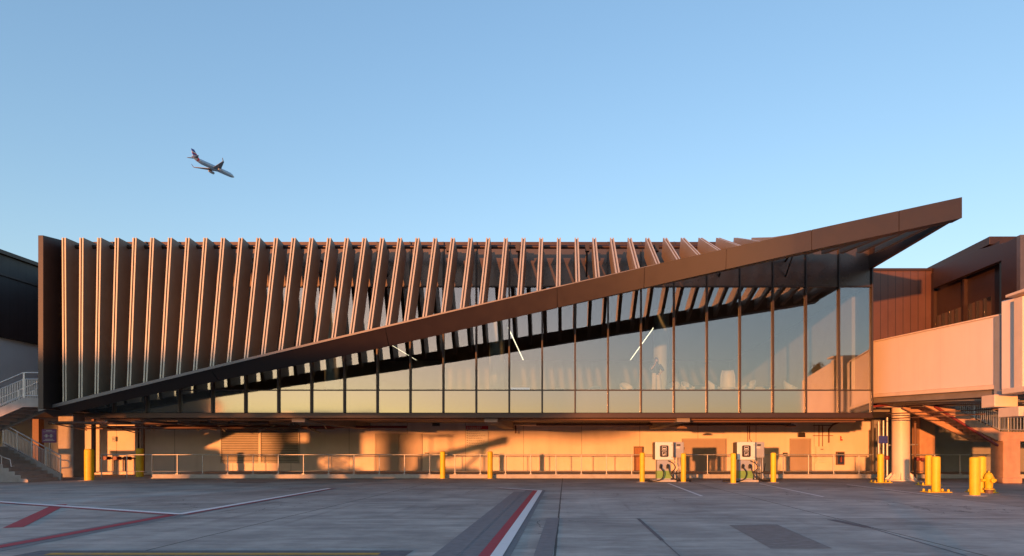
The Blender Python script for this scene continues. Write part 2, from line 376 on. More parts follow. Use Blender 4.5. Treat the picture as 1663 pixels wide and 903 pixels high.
for z,h in ((ZS-.015,.045),(ZH,.05)):
    tp(MB().box(XL,XR-.03,YG-.03,YG+.12,z-h/2,z+h/2),'transom',M_mull)
tp(MB().box(XR-.03,XR+.05,YG+.17,YG+1.7,ZB,ZT-.02),'corner_return',M_mull)
# columns in the lounge and under it
for cx in (5.15,-3.65,-12.45,-21.0):
    tp(MB().lathe([(.42,ZS-.1),(.42,ZH+.05)],(cx,33,0),28),'round_column',M_incol)
# the blade: measured stations -> space
st=[(62,662,672),(100,655,666),(165,638.5,651),(230,621.5,636),(300,604,622.5),(400,582,604),(500,557.8,582.5),(610,531.6,561.5),(720,507,538.5),(820,485.5,517.5),(905,464,498),(1010,441.5,475),
    (1115,419,452.5),(1220,395.7,429),(1320,373.5,406.8),(1400,356,388.6),(1480,337.5,369.5),(1563,318,350)]
YTIP=YG/((1563-VX)/(1417-VX)); XTIP=X(1563,YTIP); KS=(YT-YTIP)/(XTIP-XL)
def fascia_at(px):
    u=(px-VX)/F; a=YT+KS*XL; x=u*a/(1+u*KS); return x, YT-KS*(x-XL)
fs=[]
for px,a,b in st:
    x,y=fascia_at(px); fs.append((x,y,Z(a,y),Z(b,y)))
# smooth the edges: quadratic fit of z over x
def fit(k):
    import itertools
    n=len(fs); sx=[sum(f[0]**p for f in fs) for p in range(5)]; sy=[sum(f[k]*f[0]**p for f in fs) for p in range(3)]
    Mx=Matrix(((sx[0],sx[1],sx[2]),(sx[1],sx[2],sx[3]),(sx[2],sx[3],sx[4]))); return Mx.inverted()@Vector(sy)
ct=fit(2)
def ztop(x): return ct[0]+ct[1]*x+ct[2]*x*x
thk=[(f[0],ztop(f[0])-0, f[2]-f[3]) for f in fs]
def zthk(x):
    # vertical height of the front face: thin at the left, full from the middle on
    t=min(1,max(0,(x-XL)/17.0)); return .36+(.73-.36)*(t*t*(3-2*t))
def yf(x): return YT-KS*(x-XL)
seams=[X_ for X_ in (fascia_at(p)[0] for p in (62,340,625,905,1047,1180,1318,1460,1563))]
def blade_section(x):
    y=yf(x); zt=ztop(x); h=zthk(x); u_=min(1,max(0,(x-XL)/30)); off=h*math.tan(R(66*(1-u_)**.8)); t=max(.55,off+.12)
    # front top, front bottom, back bottom, back top
    return [(x,y,zt),(x,y+off,zt-h),(x,y+t,zt-h+.03),(x,y+t,zt-.03)]
for a,b in zip(seams[:-1],seams[1:]):
    n=20; secs=[blade_section(a+.012+(b-a-.024)*i/n) for i in range(n+1)]
    vs=[v for s_ in secs for v in s_]; f=[[0,1,2,3],[4*n+3,4*n+2,4*n+1,4*n]]
    for i in range(n):
        for k in range(4): f.append([4*i+k,4*i+(k+1)%4,4*i+4+(k+1)%4,4*i+4+k])
    o_=tp(MB().add(vs,f,True),'blade_panel',M_blade); es=o_.modifiers.new('split','EDGE_SPLIT'); es.split_angle=R(30)
n=40; secs=[[(x,y+(.04 if k in(0,1) else -.04),z+(-.03 if k in (0,3) else .03)) for k,(x,y,z) in enumerate(blade_section(seams[0]+.02+(seams[-1]-seams[0]-.04)*i/n))] for i in range(n+1)]
f=[[0,1,2,3],[4*n+3,4*n+2,4*n+1,4*n]]
for i in range(n):
    for k in range(4): f.append([4*i+k,4*i+(k+1)%4,4*i+4+(k+1)%4,4*i+4+k])
tp(MB().add([v for s_ in secs for v in s_],f),'blade_core',M_dark)
lv_=[];lf=[];n=40
for i in range(n+1):
    x=seams[0]+(3.5-seams[0])*i/n; y=yf(x)-.004; z=ztop(x)+.004; h=.13*(1-i/n)+.02
    lv_+= [(x,y,z),(x,y-.003,z-h),(x,y+.10,z+.02),(x,y+.10,z-.02)]
for i in range(n):
    for k in ((0,1),(2,0),(1,3),(3,2)): lf.append((4*i+k[0],4*i+k[1],4*i+4+k[1],4*i+4+k[0]))
tp(MB().add(lv_,lf),'blade_lip',mat('lip_sky_grey',(.13,.12,.12),.45,.2))  # sky light on the top bevel, put in as a lighter grey strip
# fins: ruled between the straight top line and the blade
ZF=Z(386.0,YT)
def fin(x):
    mb=MB(); y1=yf(x)+.10; z1=ztop(x)-.02
    d=Vector((y1-YT,z1-ZF)); d.normalize(); nrm=Vector((-d.y,d.x))
    t=(x-XL)/(XTIP-XL); dep=.92-.30*max(0,(t-.55)/.45)
    def poly(inset,bk):
        a=Vector((YT,ZF))+nrm*inset; b=Vector((y1,z1))+nrm*inset
        c=Vector((y1,z1))+nrm*(dep-bk); e=Vector((YT,ZF))+nrm*(dep-bk)
        return [tuple(a),tuple(b),tuple(c),tuple(e)]
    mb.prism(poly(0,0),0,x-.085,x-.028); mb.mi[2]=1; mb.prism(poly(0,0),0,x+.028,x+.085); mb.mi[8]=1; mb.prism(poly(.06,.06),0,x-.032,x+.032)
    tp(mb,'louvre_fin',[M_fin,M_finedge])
fx0=X(103.5,YT); pitch=28.72/F*YT; k=0
finx=[]
while fx0+k*pitch < XTIP-.3:
    finx.append(fx0+k*pitch); fin(finx[-1]); k+=1
# rail carrying the fins, brackets
tp(MB().tube([(XL+.1,YT+.55,Z(401,YT+.55)),(12.3,YT+.55,Z(401,YT+.55))],.085,10),'fin_rail',M_bronze)
for i in range(2,len(finx)-4,4):
    xb=finx[i]-pitch/2+.1; zz=Z(401,YT+.55)
    tp(MB().tube([(xb,YT+.55,zz),(xb,YG+.03,zz-.25)],.05,6).box(xb-.09,xb+.09,YT+.44,YT+.66,zz-.2,zz+.14).tube([(xb,YT+.6,zz-.1),(xb,YG,zz-.95)],.035,6),'rail_bracket',M_dark)
# end beam under the canopy tip and the left end panel
tp(MB().hexa([(XTIP-.14,YTIP+.5,Z(350,YTIP)),(XTIP+.0,YTIP+.5,Z(350,YTIP)),(XTIP+.0,YG+.2,Z(350,YTIP)),(XTIP-.14,YG+.2,Z(350,YTIP)),
              (XTIP-.14,YTIP+.5,ztop(XTIP)-.05),(XTIP+.0,YTIP+.5,ztop(XTIP)-.05),(XTIP+.0,YG+.2,ZT-.3),(XTIP-.14,YG+.2,ZT-.3)]),'end_beam',M_bronze)
xp=X(66,25.75)
tp(MB().hexa([(xp-.11,25.75,3.2),(xp+.11,25.75,3.2),(xp+.11,28.3,3.2),(xp-.11,28.3,3.2),(xp-.11,25.75,10.46),(xp+.11,25.75,10.46),(xp+.11,28.3,10.80),(xp-.11,28.3,10.80)]),'end_panel',M_dark,.012)
tp(MB().box(XL-.6,XL,YG-.1,52,3.2,ZT-.1),'end_wall',M_dark)

# wall fittings on the undercroft wall that belong to the building
def WX(px): return X(px,YW)
def WZ(py): return Z(py,YW)
def door(px0,px1,py0,leaves,handle_side):
    x0,x1=WX(px0),WX(px1); z1=WZ(py0)
    fr=MB().box(x0-.07,x0,YW-.05,YW-.003,KZ+.004,z1+.07).box(x1,x1+.07,YW-.05,YW-.003,KZ+.004,z1+.07).box(x0,x1,YW-.05,YW-.003,z1,z1+.07)
    w=(x1-x0)/leaves
    for i in range(leaves):
        a=x0+i*w+.008; b=x0+(i+1)*w-.008
        d=tp(MB().box(a,b,YW-.035,YW-.004,KZ+.015,z1-.01),'door',M_door,.004)
        hx=(b-.09 if handle_side[i]>0 else a+.09)
        tp(MB().tube([(hx,YW-.035,KZ+1.0),(hx,YW-.09,KZ+1.0),(hx-.12*handle_side[i],YW-.09,KZ+1.0)],.014,6),'handle',M_steel,parent=d)
        hh=MB()
        for q in (.2,.95,1.7): hh.tube([((a if handle_side[i]>0 else b),YW-.04,KZ+q),((a if handle_side[i]>0 else b),YW-.04,KZ+q+.1)],.014,6)
        tp(hh,'hinge',M_steel,parent=d)
    tp(fr,'door_frame',M_door)
door(611,684,706,2,(1,-1)); door(1109,1178,714,2,(1,-1)); door(1284,1315,714,1,(1,))
# ventilation louvre
lx0,lx1,lz0,lz1=WX(360),WX(485),WZ(751),WZ(695)
lv=MB().box(lx0,lx1,YW-.06,YW-.002,lz0-.06,lz0).box(lx0,lx1,YW-.06,YW-.002,lz1,lz1+.06).box(lx0-.06,lx0,YW-.06,YW-.002,lz0-.06,lz1+.06).box(lx1,lx1+.06,YW-.06,YW-.002,lz0-.06,lz1+.06)
xm=(lx0+lx1)/2; lv.box(xm-.07,xm+.07,YW-.075,YW-.002,lz0,lz1)
lo=tp(lv,'vent_louvre',M_louvre)
sl=MB(); nsl=20
for i in range(nsl):
    z=lz0+(lz1-lz0)*(i+.15)/nsl; h=(lz1-lz0)/nsl
    sl.hexa([(lx0,YW-.055,z),(lx1,YW-.055,z),(lx1,YW-.045,z),(lx0,YW-.045,z),(lx0,YW-.015,z+h*.72),(lx1,YW-.015,z+h*.72),(lx1,YW-.005,z+h*.72),(lx0,YW-.005,z+h*.72)])
tp(sl,'slats',M_louvre,parent=lo)
tp(MB().box(lx0,lx1,YW-.0035,YW-.002,lz0,lz1),'backing',M_black,parent=lo)

# ================================================================ NEIGHBOURING WINGS
LB=thing('neighbouring_building','black clad wing with white lower wall behind the left staircase','building',(-30,35,0))
def sub(P,mb,name,m,bevel=0,parent=None):
    mb.v=[(x-P.location.x,y-P.location.y,z-P.location.z) for x,y,z in mb.v]; return mb.build(name,m,parent or P,bevel)
xl=-26.7
sub(LB,MB().box(-60,xl,28.6,60,6.85,10.75),'upper_wall',lines_on(M_cladd,1,.45,0,.03,.6))
sub(LB,MB().box(-60,xl+.12,28.5,60,10.75,10.95),'roof_edge',M_dark,.02)
sub(LB,MB().box(-60,xl+.06,28.55,60,9.75,9.86),'eaves_band',M_dark)
sub(LB,MB().box(-60,xl-.15,28.8,60,3.7,6.84),'lower_wall',M_white)
sub(LB,MB().box(-60,xl-.1,28.7,YW-.01,3.45,3.69),'soffit',M_soffit)
sub(LB,MB().box(xl-.11,xp-.12,33.0,60,3.6,10.7),'link_wall',M_cladd)
for cx,cy in ((-27.25,34.0),(-33.5,34.0),(-40.0,34.0)):
    sub(LB,MB().box(cx-.42,cx+.42,cy-.42,cy+.42,0,3.6),'concrete_column',M_conc,.04)
for px,w in ((158,.28),(268-4,.2)):
    pass
RB=thing('wing_building','brown metal clad wing with a sloped blade rising behind the boarding bridge','building',(22,32,0))
YR=31.1; xw=18.62
sub(RB,MB().box(XR+.06,xw,YR,YR+.3,3.6,Z(440,YR)),'cladding_wall',M_clad)
sub(RB,MB().box(XR+.06,xw,YR-.06,YR+.36,Z(440,YR),Z(436,YR)),'roof_edge',M_bronze)
yA=26.4
sub(RB,MB().box(xw,40,yA,50,3.6,10.45),'inner_wall',M_bronze)
sub(RB,MB().box(xw-.12,40,26.85,50,10.45,10.80),'parapet',M_bronze,.015)
# sloping blade fascia on the flank, seen edge on from the camera
def flank(p): # pixel on the plane x = xw-.5
    D=(xw-.45)/((p[0]-VX)/F); return (D,Z(p[1],D))
pl=[flank(q) for q in ((1516,438),(1585,406),(1636,393),(1651,384),(1651,520),(1626,520),(1626,423),(1516,468))]
sub(RB,MB().prism(pl,0,xw-.45,xw-.2),'blade_fascia',M_bronze,.01)
D0=pl[3][0]
sub(RB,MB().box(xw-.45,xw-.27,D0-.2,D0+.0,4.2,pl[3][1]+.0),'blade_end',mat('grey_edge',(.10,.085,.085),.45,.3))
sub(RB,MB().box(xw-.02,xw-.003,26.9,30.8,6.0,8.2),'window',M_gloss)
mu=MB()
for yy in (27.3,27.8,28.3,28.8,29.3,29.8,30.3): mu.box(xw-.09,xw-.021,yy-.03,yy+.03,6.0,8.2)
sub(RB,mu,'window_mullions',M_dark)
sub(RB,MB().box(xw-.16,xw-.0,28.5,28.62,5.5,10.0).box(xw-.16,xw,30.85,31.05,4,10.4),'downpipe',M_bronze)
sub(RB,MB().box(XR+.3,40,YR-.2,YW+.3,3.4,3.7),'soffit',M_soffit)
sub(RB,MB().box(18.25,40,YW-1.2,YW-.9,0,3.4),'undercroft_wall',mat('grey_wall',(.26,.25,.25),.85,0,.08,1,.1,40,dirt=.3))
sub(RB,MB().box(19.35,20.2,33.6,34.4,KZ,3.4),'concrete_column',M_tan,.04)

# ================================================================ STAIRCASES
def balusters(mb,p,q,z0,z1,n,r=.016):
    for i in range(n):
        t=(i+.5)/n; x=p[0]+(q[0]-p[0])*t; y=p[1]+(q[1]-p[1])*t; z=p[2]+(q[2]-p[2])*t
        mb.tube([(x,y,z+z0),(x,y,z+z1)],r,5,False)
def railing(P,p,q,name,h=1.05,n=24,posts=3,m=M_galv):
    r=MB(); up=lambda v,z:(v[0],v[1],v[2]+z)
    r.tube([up(p,h),up(q,h)],.028,8); r.tube([up(p,.82),up(q,.82)],.02,6); r.tube([up(p,.10),up(q,.10)],.02,6)
    for i in range(posts):
        t=i/(posts-1); b=tuple(p[k]+(q[k]-p[k])*t for k in range(3)); r.tube([b,up(b,h)],.03,8)
    balusters(r,p,q,.10,.82,n); sub(P,r,name,m)
LS=thing('staircase','concrete switchback staircase with galvanised railings at the left edge','staircase',(-27,30,0))
x0=-24.75; rise,run,ns=.165,.275,10
stp=MB()
for i in range(ns): stp.box(x0-run*(i+1)-.02,x0-run*i,28.3,30.1,(0 if i<7 else rise*(i-1)),rise*(i+1))
sub(LS,stp,'steps',M_conc,.008)
xe=x0-run*ns; ze=rise*ns
sub(LS,MB().box(xe-3.5,xe-.021,26.6,30.2,ze-.22,ze),'landing',M_conc)
for yy in (26.7,29.8): sub(LS,MB().box(xe-3.4,xe-3.1,yy,yy+.3,0,ze-.22),'landing_leg',M_conc)
for y,nm in ((30.13,'rear'),(28.27,'front')):
    sub(LS,MB().hexa([(x0+.12,y-.05,0),(x0+.12,y+.05,0),(xe,y+.05,ze-.35),(xe,y-.05,ze-.35),(x0+.12,y-.05,.32),(x0+.12,y+.05,.32),(xe,y+.05,ze+.15),(xe,y-.05,ze+.15)]) if y>29 else MB().box(x0-.01,x0+.1,28.25,28.29,0,.12),'stringer',M_conc)
railing(LS,(x0+.05,30.13,.22),(xe,30.13,ze+.12),'railing',1.0,40,5)
lp=MB().tube([(x0+.05,30.13,1.0),(x0+.40,30.13,.98),(x0+.52,30.13,.85),(x0+.50,30.13,.62),(x0+.05,30.13,.60)],.025,8); sub(LS,lp,'rail_loop',M_galv)
fr=MB().tube([(x0-.62,28.35,.75),(x0-.75,28.35,.72),(x0-.8,28.35,1.05),(x0-1.2,28.35,1.18),(xe,28.35,ze+.9)],.026,8)
fr.tube([(x0-1.2,28.35,.7),(x0-1.2,28.35,1.16)],.022,6); sub(LS,fr,'handrail',M_galv)
# upper flight, rising to the right in front of the lower one
u0=(xe-.4,27.4,ze); u1=(-23.5,27.4,3.62)
for y in (26.72,28.14):
    sub(LS,MB().prism([(u0[0],u0[2]-.2),(u1[0],u1[2]-.28),(xp-.2,u1[2]-.28),(xp-.2,u1[2]+.12),(u1[0],u1[2]+.12),(u0[0],u0[2]+.22)],1,y-.05,y+.05),'stringer',M_conc,.01)
us=MB(); nu=12
for i in range(nu):
    a=u0[0]+(u1[0]-u0[0])*i/nu; b=u0[0]+(u1[0]-u0[0])*(i+1)/nu+.02; z=u0[2]+(u1[2]-u0[2])*(i+1)/nu
    us.box(a,b,26.78,28.08,z-.2,z)
us.box(u1[0]+.021,xp-.2,26.78,28.08,u1[2]-.2,u1[2]); sub(LS,us,'steps',M_conc)
for y in (26.72,28.14):
    railing(LS,(u0[0],y,u0[2]+.2),(u1[0],y,u1[2]+.12),'railing',1.1,60,4)
    railing(LS,(u1[0]+.04,y,u1[2]+.12),(xp-.2,y,u1[2]+.12),'railing',1.1,16,2)

RS=thing('staircase','tan concrete staircase on a square pier beneath the boarding bridge','staircase',(19,28,0))
D=27.4
a=(X(1500,D),D,Z(640,D)); b=(X(1622,D),D,Z(701,D)); c=(26.0,D,Z(706,D))
for y in (D,D+1.7):
    pts=[(a[0],a[2]+.0),(b[0],b[2]),(c[0],c[2]),(c[0],c[2]-.38),(b[0]-.05,b[2]-.42),(a[0],a[2]-.52)]
    sub(RS,MB().prism(pts,1,y-.08,y+.08),'stringer',M_tan,.01)
ss=MB(); nn=12
for i in range(nn):
    xa=a[0]+(b[0]-a[0])*i/nn; xb=a[0]+(b[0]-a[0])*(i+1)/nn+.02; z=a[2]+(b[2]-a[2])*i/nn-.08
    ss.box(xa,xb,D+.09,D+1.61,z-.18,z)
ss.box(b[0]+.02,c[0],D+.09,D+1.61,b[2]-.3,b[2]-.08)
sub(RS,ss,'steps',M_tan)
for y in (D-.02,D+1.72):
    railing(RS,a,(b[0],y,b[2]),'railing',1.05,36,4); railing(RS,(b[0],y,b[2]),(c[0],y,c[2]),'railing',1.05,46,5)
sub(RS,MB().box(X(1627,D),X(1655,D),D-.1,D+.75,0,Z(713,D)).box(X(1625,D),X(1657,D),D-.14,D+.79,0,.25),'pier',M_tan,.04)
sub(RS,MB().tube([(a[0]+.4,D-.15,a[2]-.55),(b[0]-.15,D-.15,b[2]-.62)],.06,8),'red_pipe',M_rust)

# ================================================================ BOARDING BRIDGE
JB=thing('boarding_bridge','cream boarding bridge on a round column reaching in from the right edge','boarding bridge',(16,26,0))
def seg(x0,y0,zb0,zt0,x1,y1,zb1,zt1,w):
    return [(x0,y0,zb0),(x0+w,y0,zb0),(x1+w,y1,zb1),(x1,y1,zb1),(x0,y0,zt0),(x0+w,y0,zt0),(x1+w,y1,zt1),(x1,y1,zt1)]
ya,yb=30.9,22.0; dxy=(X(1628,22.0)-X(1418,29.2))/(29.2-22.0)
xa=X(1418,29.2)-dxy*(ya-29.2); xb=X(1628,22.0)
zb=lambda y: Z(640,29.2)+(Z(624,22.0)-Z(640,29.2))*(29.2-y)/7.2
zt=lambda y: Z(556,29.2)+(Z(512,22.0)-Z(556,29.2))*(29.2-y)/7.2
def rev(p): return [p[3],p[2],p[1],p[0],p[7],p[6],p[5],p[4]]
sub(JB,MB().hexa(seg(xa,ya,zb(ya),zt(ya),xb,yb,zb(yb),zt(yb),2.9)),'tunnel',M_bridge,.02)
sub(JB,MB().hexa(seg(xa-.05,ya,zb(ya)-.16,zb(ya)-.005,xb-.05,yb,zb(yb)-.16,zb(yb)-.005,3.0)),'bottom_rail',M_cream,.01)
sub(JB,MB().hexa(seg(xa-.04,ya,zt(ya)+.003,zt(ya)+.06,xb-.04,yb,zt(yb)+.003,zt(yb)+.06,2.98)),'roof_edge',M_cream)
sub(JB,MB().hexa(seg(xa+.1,ya,zb(ya)-.42,zb(ya)-.161,xb+.1,yb,zb(yb)-.42,zb(yb)-.161,2.7)),'under_frame',M_soffit)
# outer telescoping tunnel toward the aircraft
yo,ye=21.75,12.5; xo=xb-.22
sub(JB,MB().hexa(seg(xo,yo,3.62,Z(489,yo),xo+dxy*(yo-ye),ye,3.25,Z(489,yo)-.35,3.35)),'outer_tunnel',M_bridge,.02)
sub(JB,MB().box(xo-.14,xo+.02,20.55,20.95,3.55,Z(489,yo)-.12),'tunnel_rib',M_cream,.01)
sub(JB,MB().box(xo-.25,xo+3.4,20.3,21.2,Z(489,yo)-.02,Z(489,yo)+.07),'rib_cap',M_cream,.01)
sub(JB,MB().box(xo-.16,xo+.5,20.35,21.5,3.42,3.6),'rib_foot',M_cream,.01)
sub(JB,MB().box(xb-.10,xb+.25,21.95,22.3,3.2,zt(22)-.0),'collar_post',M_greyp,.01)
sub(JB,MB().box(X(1612,22),X(1650,22),21.9,22.6,Z(661,22),Z(641,22)),'hanger_box',M_cream,.02)
sub(JB,MB().box(X(1651,21),X(1690,21),20.9,21.9,Z(676,21),Z(660,21)),'drive_box',M_cream,.02)
# round column with head beam
cxp,cyp=X(1463,29.9),29.9
sub(JB,MB().lathe([(.40,KZ*0+.0),(.40,Z(662,cyp))],(cxp,cyp,0),32),'support_column',M_cream)
gus=MB().lathe([(.72,.0),(.72,.06)],(cxp,cyp,0),32)
for k_ in range(8):
    an=k_*PI/4+.3; c_,s_=math.cos(an),math.sin(an)
    gus.add([(cxp+c_*.39-s_*.015,cyp+s_*.39+c_*.015,.06),(cxp+c_*.7-s_*.015,cyp+s_*.7+c_*.015,.06),(cxp+c_*.39-s_*.015,cyp+s_*.39+c_*.015,.4),
             (cxp+c_*.39+s_*.015,cyp+s_*.39-c_*.015,.06),(cxp+c_*.7+s_*.015,cyp+s_*.7-c_*.015,.06),(cxp+c_*.39+s_*.015,cyp+s_*.39-c_*.015,.4)],[(0,1,2),(5,4,3),(0,3,4,1),(1,4,5,2),(2,5,3,0)])
sub(JB,gus,'column_base',M_cream)
sub(JB,MB().box(X(1430,cyp),X(1512,cyp),cyp-.35,cyp+.35,Z(662,cyp),Z(650,cyp)),'head_beam',M_cream,.02)
sub(JB,MB().box(X(1428,cyp),X(1441,cyp),cyp-.3,cyp+.3,Z(650,cyp)+.002,Z(640,cyp)-.2),'bracket',M_cream,.01)
sub(JB,MB().box(cxp-.95,cxp+.95,cyp-.95,cyp+.95,-.01,.10).v and MB().box(cxp-.95,cxp+.95,cyp-.95,cyp+.95,0,.012),'base_pad',M_kerb)
# service pipes hung under the tunnel
pp=MB()
for o_ in (0,.35,.7,1.3): pp.tube([(xa+.4+o_,ya-1.5,zb(ya)-.5-.12*o_),(xb+.4+o_*1.2,yb+.3,zb(yb)-.5-.1*o_)],.035,6)
sub(JB,pp,'service_pipe',M_steel)
pp=MB().tube([(xa+.2,29.6,3.55),(X(1530,28.2),28.2,Z(648,28.2)),(X(1600,25),25,Z(645,25)),(xb,22.4,zb(22.4)-.35)],.05,6); sub(JB,pp,'red_pipe',M_rust)
pp=MB()
for k_,(pa,pb) in enumerate((((1440,672),(1640,664)),((1445,680),(1600,672)),((1480,663),(1610,650)))):
    pp.tube([(X(pa[0],28.9),28.9,Z(pa[1],28.9)),(X(pb[0],24.8),24.8,Z(pb[1],24.8))],.028,6)
sub(JB,pp,'cable_line',M_brownp)

# unseen boarding bridge added far left behind the camera to band the facade with shade
FB=thing('boarding_bridge','long white boarding bridge added unseen far behind the viewer to shade the facade','boarding bridge',(-42,-40,0))
sub(FB,MB().box(-55.4,-51.41,-41.4,-38.6,4.8,7.2),'end_tunnel',M_bridge,.03)  # extra length added to shade the upper stair flight
sub(FB,MB().box(-51.4,-29.5,-41.5,-38.5,4.6,7.2),'tunnel',M_bridge,.03)
uf=MB(); 
for i in range(11):
    xx=-51+i*1.95; uf.box(xx,xx+random.uniform(.6,1.7),-41,-39,4.6-random.uniform(.1,.4),4.61)
sub(FB,uf,'under_frame',M_soffit)
sub(FB,MB().lathe([(.5,0),(.5,4.4)],(-50.5,-40,0),20),'support_column',M_cream)
sub(FB,MB().box(-44.0,-43.5,-41.3,-38.7,.9,4.4).box(-46,-41.5,-41.4,-38.6,.5,.95),'drive_bogie',M_greyp)
for yy in (-41.6,-38.4):
    sub(FB,MB().tube([(-43.7,yy-.15,.55),(-43.7,yy+.15,.55)],.55,20),'wheel',M_tyre)

HG=thing('hangar','dark hangar added unseen behind the viewer to darken the mirrored left glass','hangar',(-120,-100,0))  # added out of sight so the left panes mirror something dark
sub(HG,MB().prism([(-165,-100),(-89.5,-100),(-104,-130),(-165,-130)],2,0,15),'wall',M_cladd)
sub(HG,MB().prism([(-165.5,-99.5),(-89.3,-99.5),(-104.2,-130.5),(-165.5,-130.5)],2,15.01,15.6),'roof',M_dark)
for xx in (-160,-140,-120,-104): sub(HG,MB().box(xx,xx+12,-100,-99.8,0,9),'door',M_greyp)
PT=thing('palm_tree','tall thin palm tree far behind the viewer, mirrored in the right hand glass','palm tree',(47.4,-60,0))
sub(PT,MB().tube([(47.4,-60,0),(47.5,-60,6),(47.3,-60,12),(47.4,-60,17.3)],[.28,.22,.19,.2],10),'trunk',M_brownp)
fr_=MB()
for k in range(46):
    a_=random.uniform(0,2*PI); e0=random.uniform(-.7,1.1); L_=random.uniform(1.5,2.3); p=[]
    for q in range(5):
        t=q/4; p.append(Vector((47.4+math.cos(a_)*L_*t*math.cos(e0*.6),-60+math.sin(a_)*L_*t*math.cos(e0*.6),17.2+math.sin(e0)*L_*t-1.3*t*t)))
    w_=Vector((-math.sin(a_),math.cos(a_),0))*.22
    for q in range(4):
        f0=w_*(1-abs(q/4-.4)); f1=w_*(1-abs((q+1)/4-.4)) if q<3 else w_*.05
        fr_.add([p[q]-f0,p[q]+f0,p[q+1]+f1,p[q+1]-f1],[(0,1,2,3)])
sub(PT,fr_,'crown',mat('palm_green',(.05,.07,.03),.7,0,.3,3))
# service vehicles added out of view to cast shadows on the undercroft wall
TV=thing('added_catering_truck','white high-lift catering truck added out of view to shade the undercroft wall','truck',(-22.5,13,0))
sub(TV,MB().box(-26.6,-24.3,11.8,14.2,1.75,3.75),'cargo_body',M_white,.04)
sub(TV,MB().box(-28.6,-24.2,12.0,14.0,.75,1.0),'chassis',M_greyp)
sub(TV,MB().prism([(-26.8,1.001),(-26.8,2.6),(-28.1,2.55),(-28.6,1.75),(-28.6,1.001)],1,12.0,14.0),'cab',M_white,.05)
sc=MB()
for yy in (12.2,13.8):
    sc.tube([(-26.2,yy,1.0),(-24.6,yy,1.75)],.07,6).tube([(-24.6,yy,1.0),(-26.2,yy,1.75)],.07,6)
sub(TV,sc,'scissor_lift',M_greyp)
for xx in (-27.9,-25.0):
    for yy in (12.05,13.95): sub(TV,MB().tube([(xx,yy-.14,.45),(xx,yy+.14,.45)],.45,20),'wheel',M_tyre)
TV.location.x+=.8
BL=thing('added_belt_loader','white belt loader with raised conveyor added unseen to cast a diagonal shadow','belt loader',(-18,12,0))  # added unseen, its raised conveyor shapes a slanting wall shadow
sub(BL,MB().hexa([(-19.6,11.7,1.35),(-14.6,11.7,2.5),(-14.6,12.6,2.5),(-19.6,12.6,1.35),(-19.6,11.7,1.75),(-14.6,11.7,2.9),(-14.6,12.6,2.9),(-19.6,12.6,1.75)]),'conveyor',M_white,.02)
sub(BL,MB().box(-19.9,-16.4,11.5,12.8,.5,1.05).box(-19.7,-18.9,11.5,12.8,1.05,1.7),'body',M_white,.04)
sub(BL,MB().tube([(-17.2,12.1,1.0),(-15.8,12.1,2.2)],.1,8).tube([(-15.9,12.1,.6),(-15.9,12.1,2.3)],.09,8),'lift_arm',M_greyp)
sub(BL,MB().box(-19.4,-19.32,11.6,11.68,1.7,2.9).box(-18.2,-18.12,11.6,11.68,1.4,2.9).box(-19.5,-18.0,11.5,12.7,2.9,2.98),'canopy',M_white)
for xx in (-19.3,-16.9):
    for yy in (11.5,12.8): sub(BL,MB().tube([(xx,yy-.12,.36),(xx,yy+.12,.36)],.36,18),'wheel',M_tyre)

GP=thing('added_power_unit','white ground power unit on wheels added unseen at the right to shade the wall','generator',(11.2,12,0))  # added unseen to put the wall behind the right stair in shade
sub(GP,MB().box(11.2,12.35,11.1,12.9,.5,2.6),'housing',M_white,.06)
sub(GP,MB().box(11.15,12.4,11.05,12.95,2.61,2.7).tube([(11.8,12,2.65),(11.8,12,3.0)],.07,8),'roof',M_greyp)
sub(GP,MB().tube([(11.5,11.1,.6),(11.5,9.9,.45)],.05,6),'tow_bar',M_greyp)
for xx in (11.35,12.2):
    for yy in (11.4,12.6): sub(GP,MB().tube([(xx,yy-.1,.32),(xx,yy+.1,.32)],.32,18),'wheel',M_tyre)
BT=thing('added_box_truck','white box truck added unseen at the left to shade the staircase','truck',(-33.3,14,0))  # added unseen to keep sun off the left stair and wall behind
sub(BT,MB().box(-35.0,-32.6,12.8,15.2,1.0,3.55),'cargo_body',M_white,.05)
sub(BT,MB().prism([(-32.5,.55),(-31.3,.55),(-31.2,1.2),(-31.7,2.2),(-32.5,2.25)],1,12.9,15.1),'cab',M_white,.05)
sub(BT,MB().box(-35.0,-31.3,13.1,14.9,.5,.999),'chassis',M_greyp)
for xx in (-34.4,-31.9):
    for yy in (12.95,15.05): sub(BT,MB().tube([(xx,yy-.13,.42),(xx,yy+.13,.42)],.42,20),'wheel',M_tyre)

